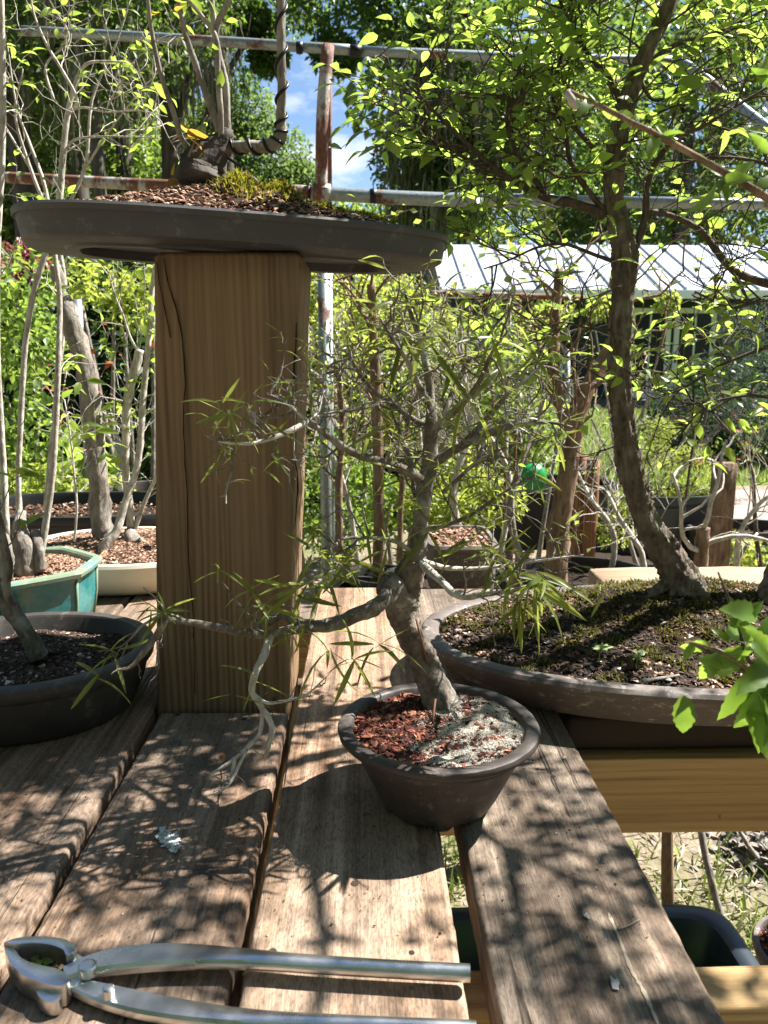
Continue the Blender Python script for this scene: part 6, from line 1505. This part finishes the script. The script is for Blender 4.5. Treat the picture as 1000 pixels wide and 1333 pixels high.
s = Shape(); g = np.random.default_rng(8); n = 260
c = on(58, 1242, .757); chips(s, np.stack([c[0] + g.normal(0, .0065, n), c[1] + g.normal(0, .0035, n), .7525 + g.uniform(0, .006, n)], -1), g.uniform(.0008, .0024, n), g); part('stuck_debris', s, MAT['dark_chips'], cut, False, 'stuff')
s = Shape(); n = 7; c = on(53, 1252, .760); a = g.uniform(0, 6.28, n); leaf_cloud(s, BROAD, np.stack([c[0] + g.normal(0, .002, n), c[1] + g.normal(0, .002, n), .759 + g.uniform(0, .003, n)], -1), leaf_frames(np.stack([np.cos(a), np.sin(a), 0 * a], -1), g, .4), .006, g)
single('leaf_scrap', s, MAT['bush_leaf'], 'scrap of green leaf caught in the jaws of the cutter', 'leaf', c)

# ------------------------------------------------------------------ litter on the planks
g = np.random.default_rng(12)
s = Shape()
for k in range(150):
    px = g.normal(221, 6.5); py = 1094 + (px - 221) * .55 + g.normal(0, 5.5)
    if abs(px - 221) > 19 or abs(py - 1094) > 20: continue
    p = on(px, py, .7515); chips(s, p[None] + (0, 0, g.uniform(0, .002)), g.uniform(.001, .0036), g, .3)
single('lichen_flake', s, MAT['lichen'], 'pale blue white flake of lichen on the second plank', 'lichen', on(221, 1094, .7505), smooth=False)
def flat_twig(label, pts, r, mat):
    p = smooth_path([on(a, b, BENCH + r) for a, b in pts], 5); s = Shape(); tube(s, p, [r, r * .7], 6, .1, seed=3); single('fallen_twig', s, MAT[mat], label, 'twig', p[0])
flat_twig('short straw coloured twig lying on the right hand plank', [(804, 1210), (818, 1205), (833, 1197)], .0009, 'straw')
flat_twig('tiny dark curl of twig on the second plank above the cutter', [(268, 1145), (276, 1138), (285, 1131)], .0005, 'dark_twig')
def flake(label, px, py, r, mat, name='leaf_scrap', cat='leaf', seed=0):
    g = np.random.default_rng(seed); a = np.linspace(0, 6.283, 11)[:-1]; c = on(px, py, .7512); rr = r * g.uniform(.5, 1.2, 10)
    s = Shape(); s.add(np.vstack([[c + (0, 0, .0012)], c + np.stack([np.cos(a) * rr * .7, np.sin(a) * rr * 1.3, g.uniform(0, .0008, 10)], -1)]), None, [(0, k + 1, (k + 1) % 10 + 1) for k in range(10)])
    single(name, s, MAT[mat], label, cat, c)
flake('grey bark flake on the right hand plank near its split', 801, 1281, .0045, 'pale_bark', 'bark_flake', 'flake', 1)
flake('small pale spot of lichen on the right hand plank', 764, 1193, .003, 'lichen', 'bark_flake', 'flake', 2)
flake('little yellow leaf scrap on the second plank above the cutter', 104, 1183, .0035, 'new_leaf', seed=3)
flake('reddish leaf scrap on the second plank near the drooping twigs', 290, 983, .003, 'red_sprout', seed=4)
flake('pale crumb on the right hand plank by the pot shadow', 735, 986, .002, 'lichen', 'bark_flake', 'flake', 5)
s = Shape(); n = 420
px = g.uniform(20, 900, n); py = g.uniform(950, 1225, n)
P_ = []
for a, b in zip(px, py):
    p = on(a, b, .7506)
    if any(x0 < p[0] < x1 for x0, x1 in ((-.367, -.235), (-.219, -.089), (-.073, .055), (.08, .203))) and (p[0] - FX) ** 2 + (p[1] - FY) ** 2 > .0025 and (p[0] - LX) ** 2 + (p[1] - LY) ** 2 > .012 and p[1] < .78: P_.append(p)
chips(s, np.array(P_), g.uniform(.0004, .0014, len(P_)), g); setting('plank_grit', s, MAT['brown_chips'], 'stuff')
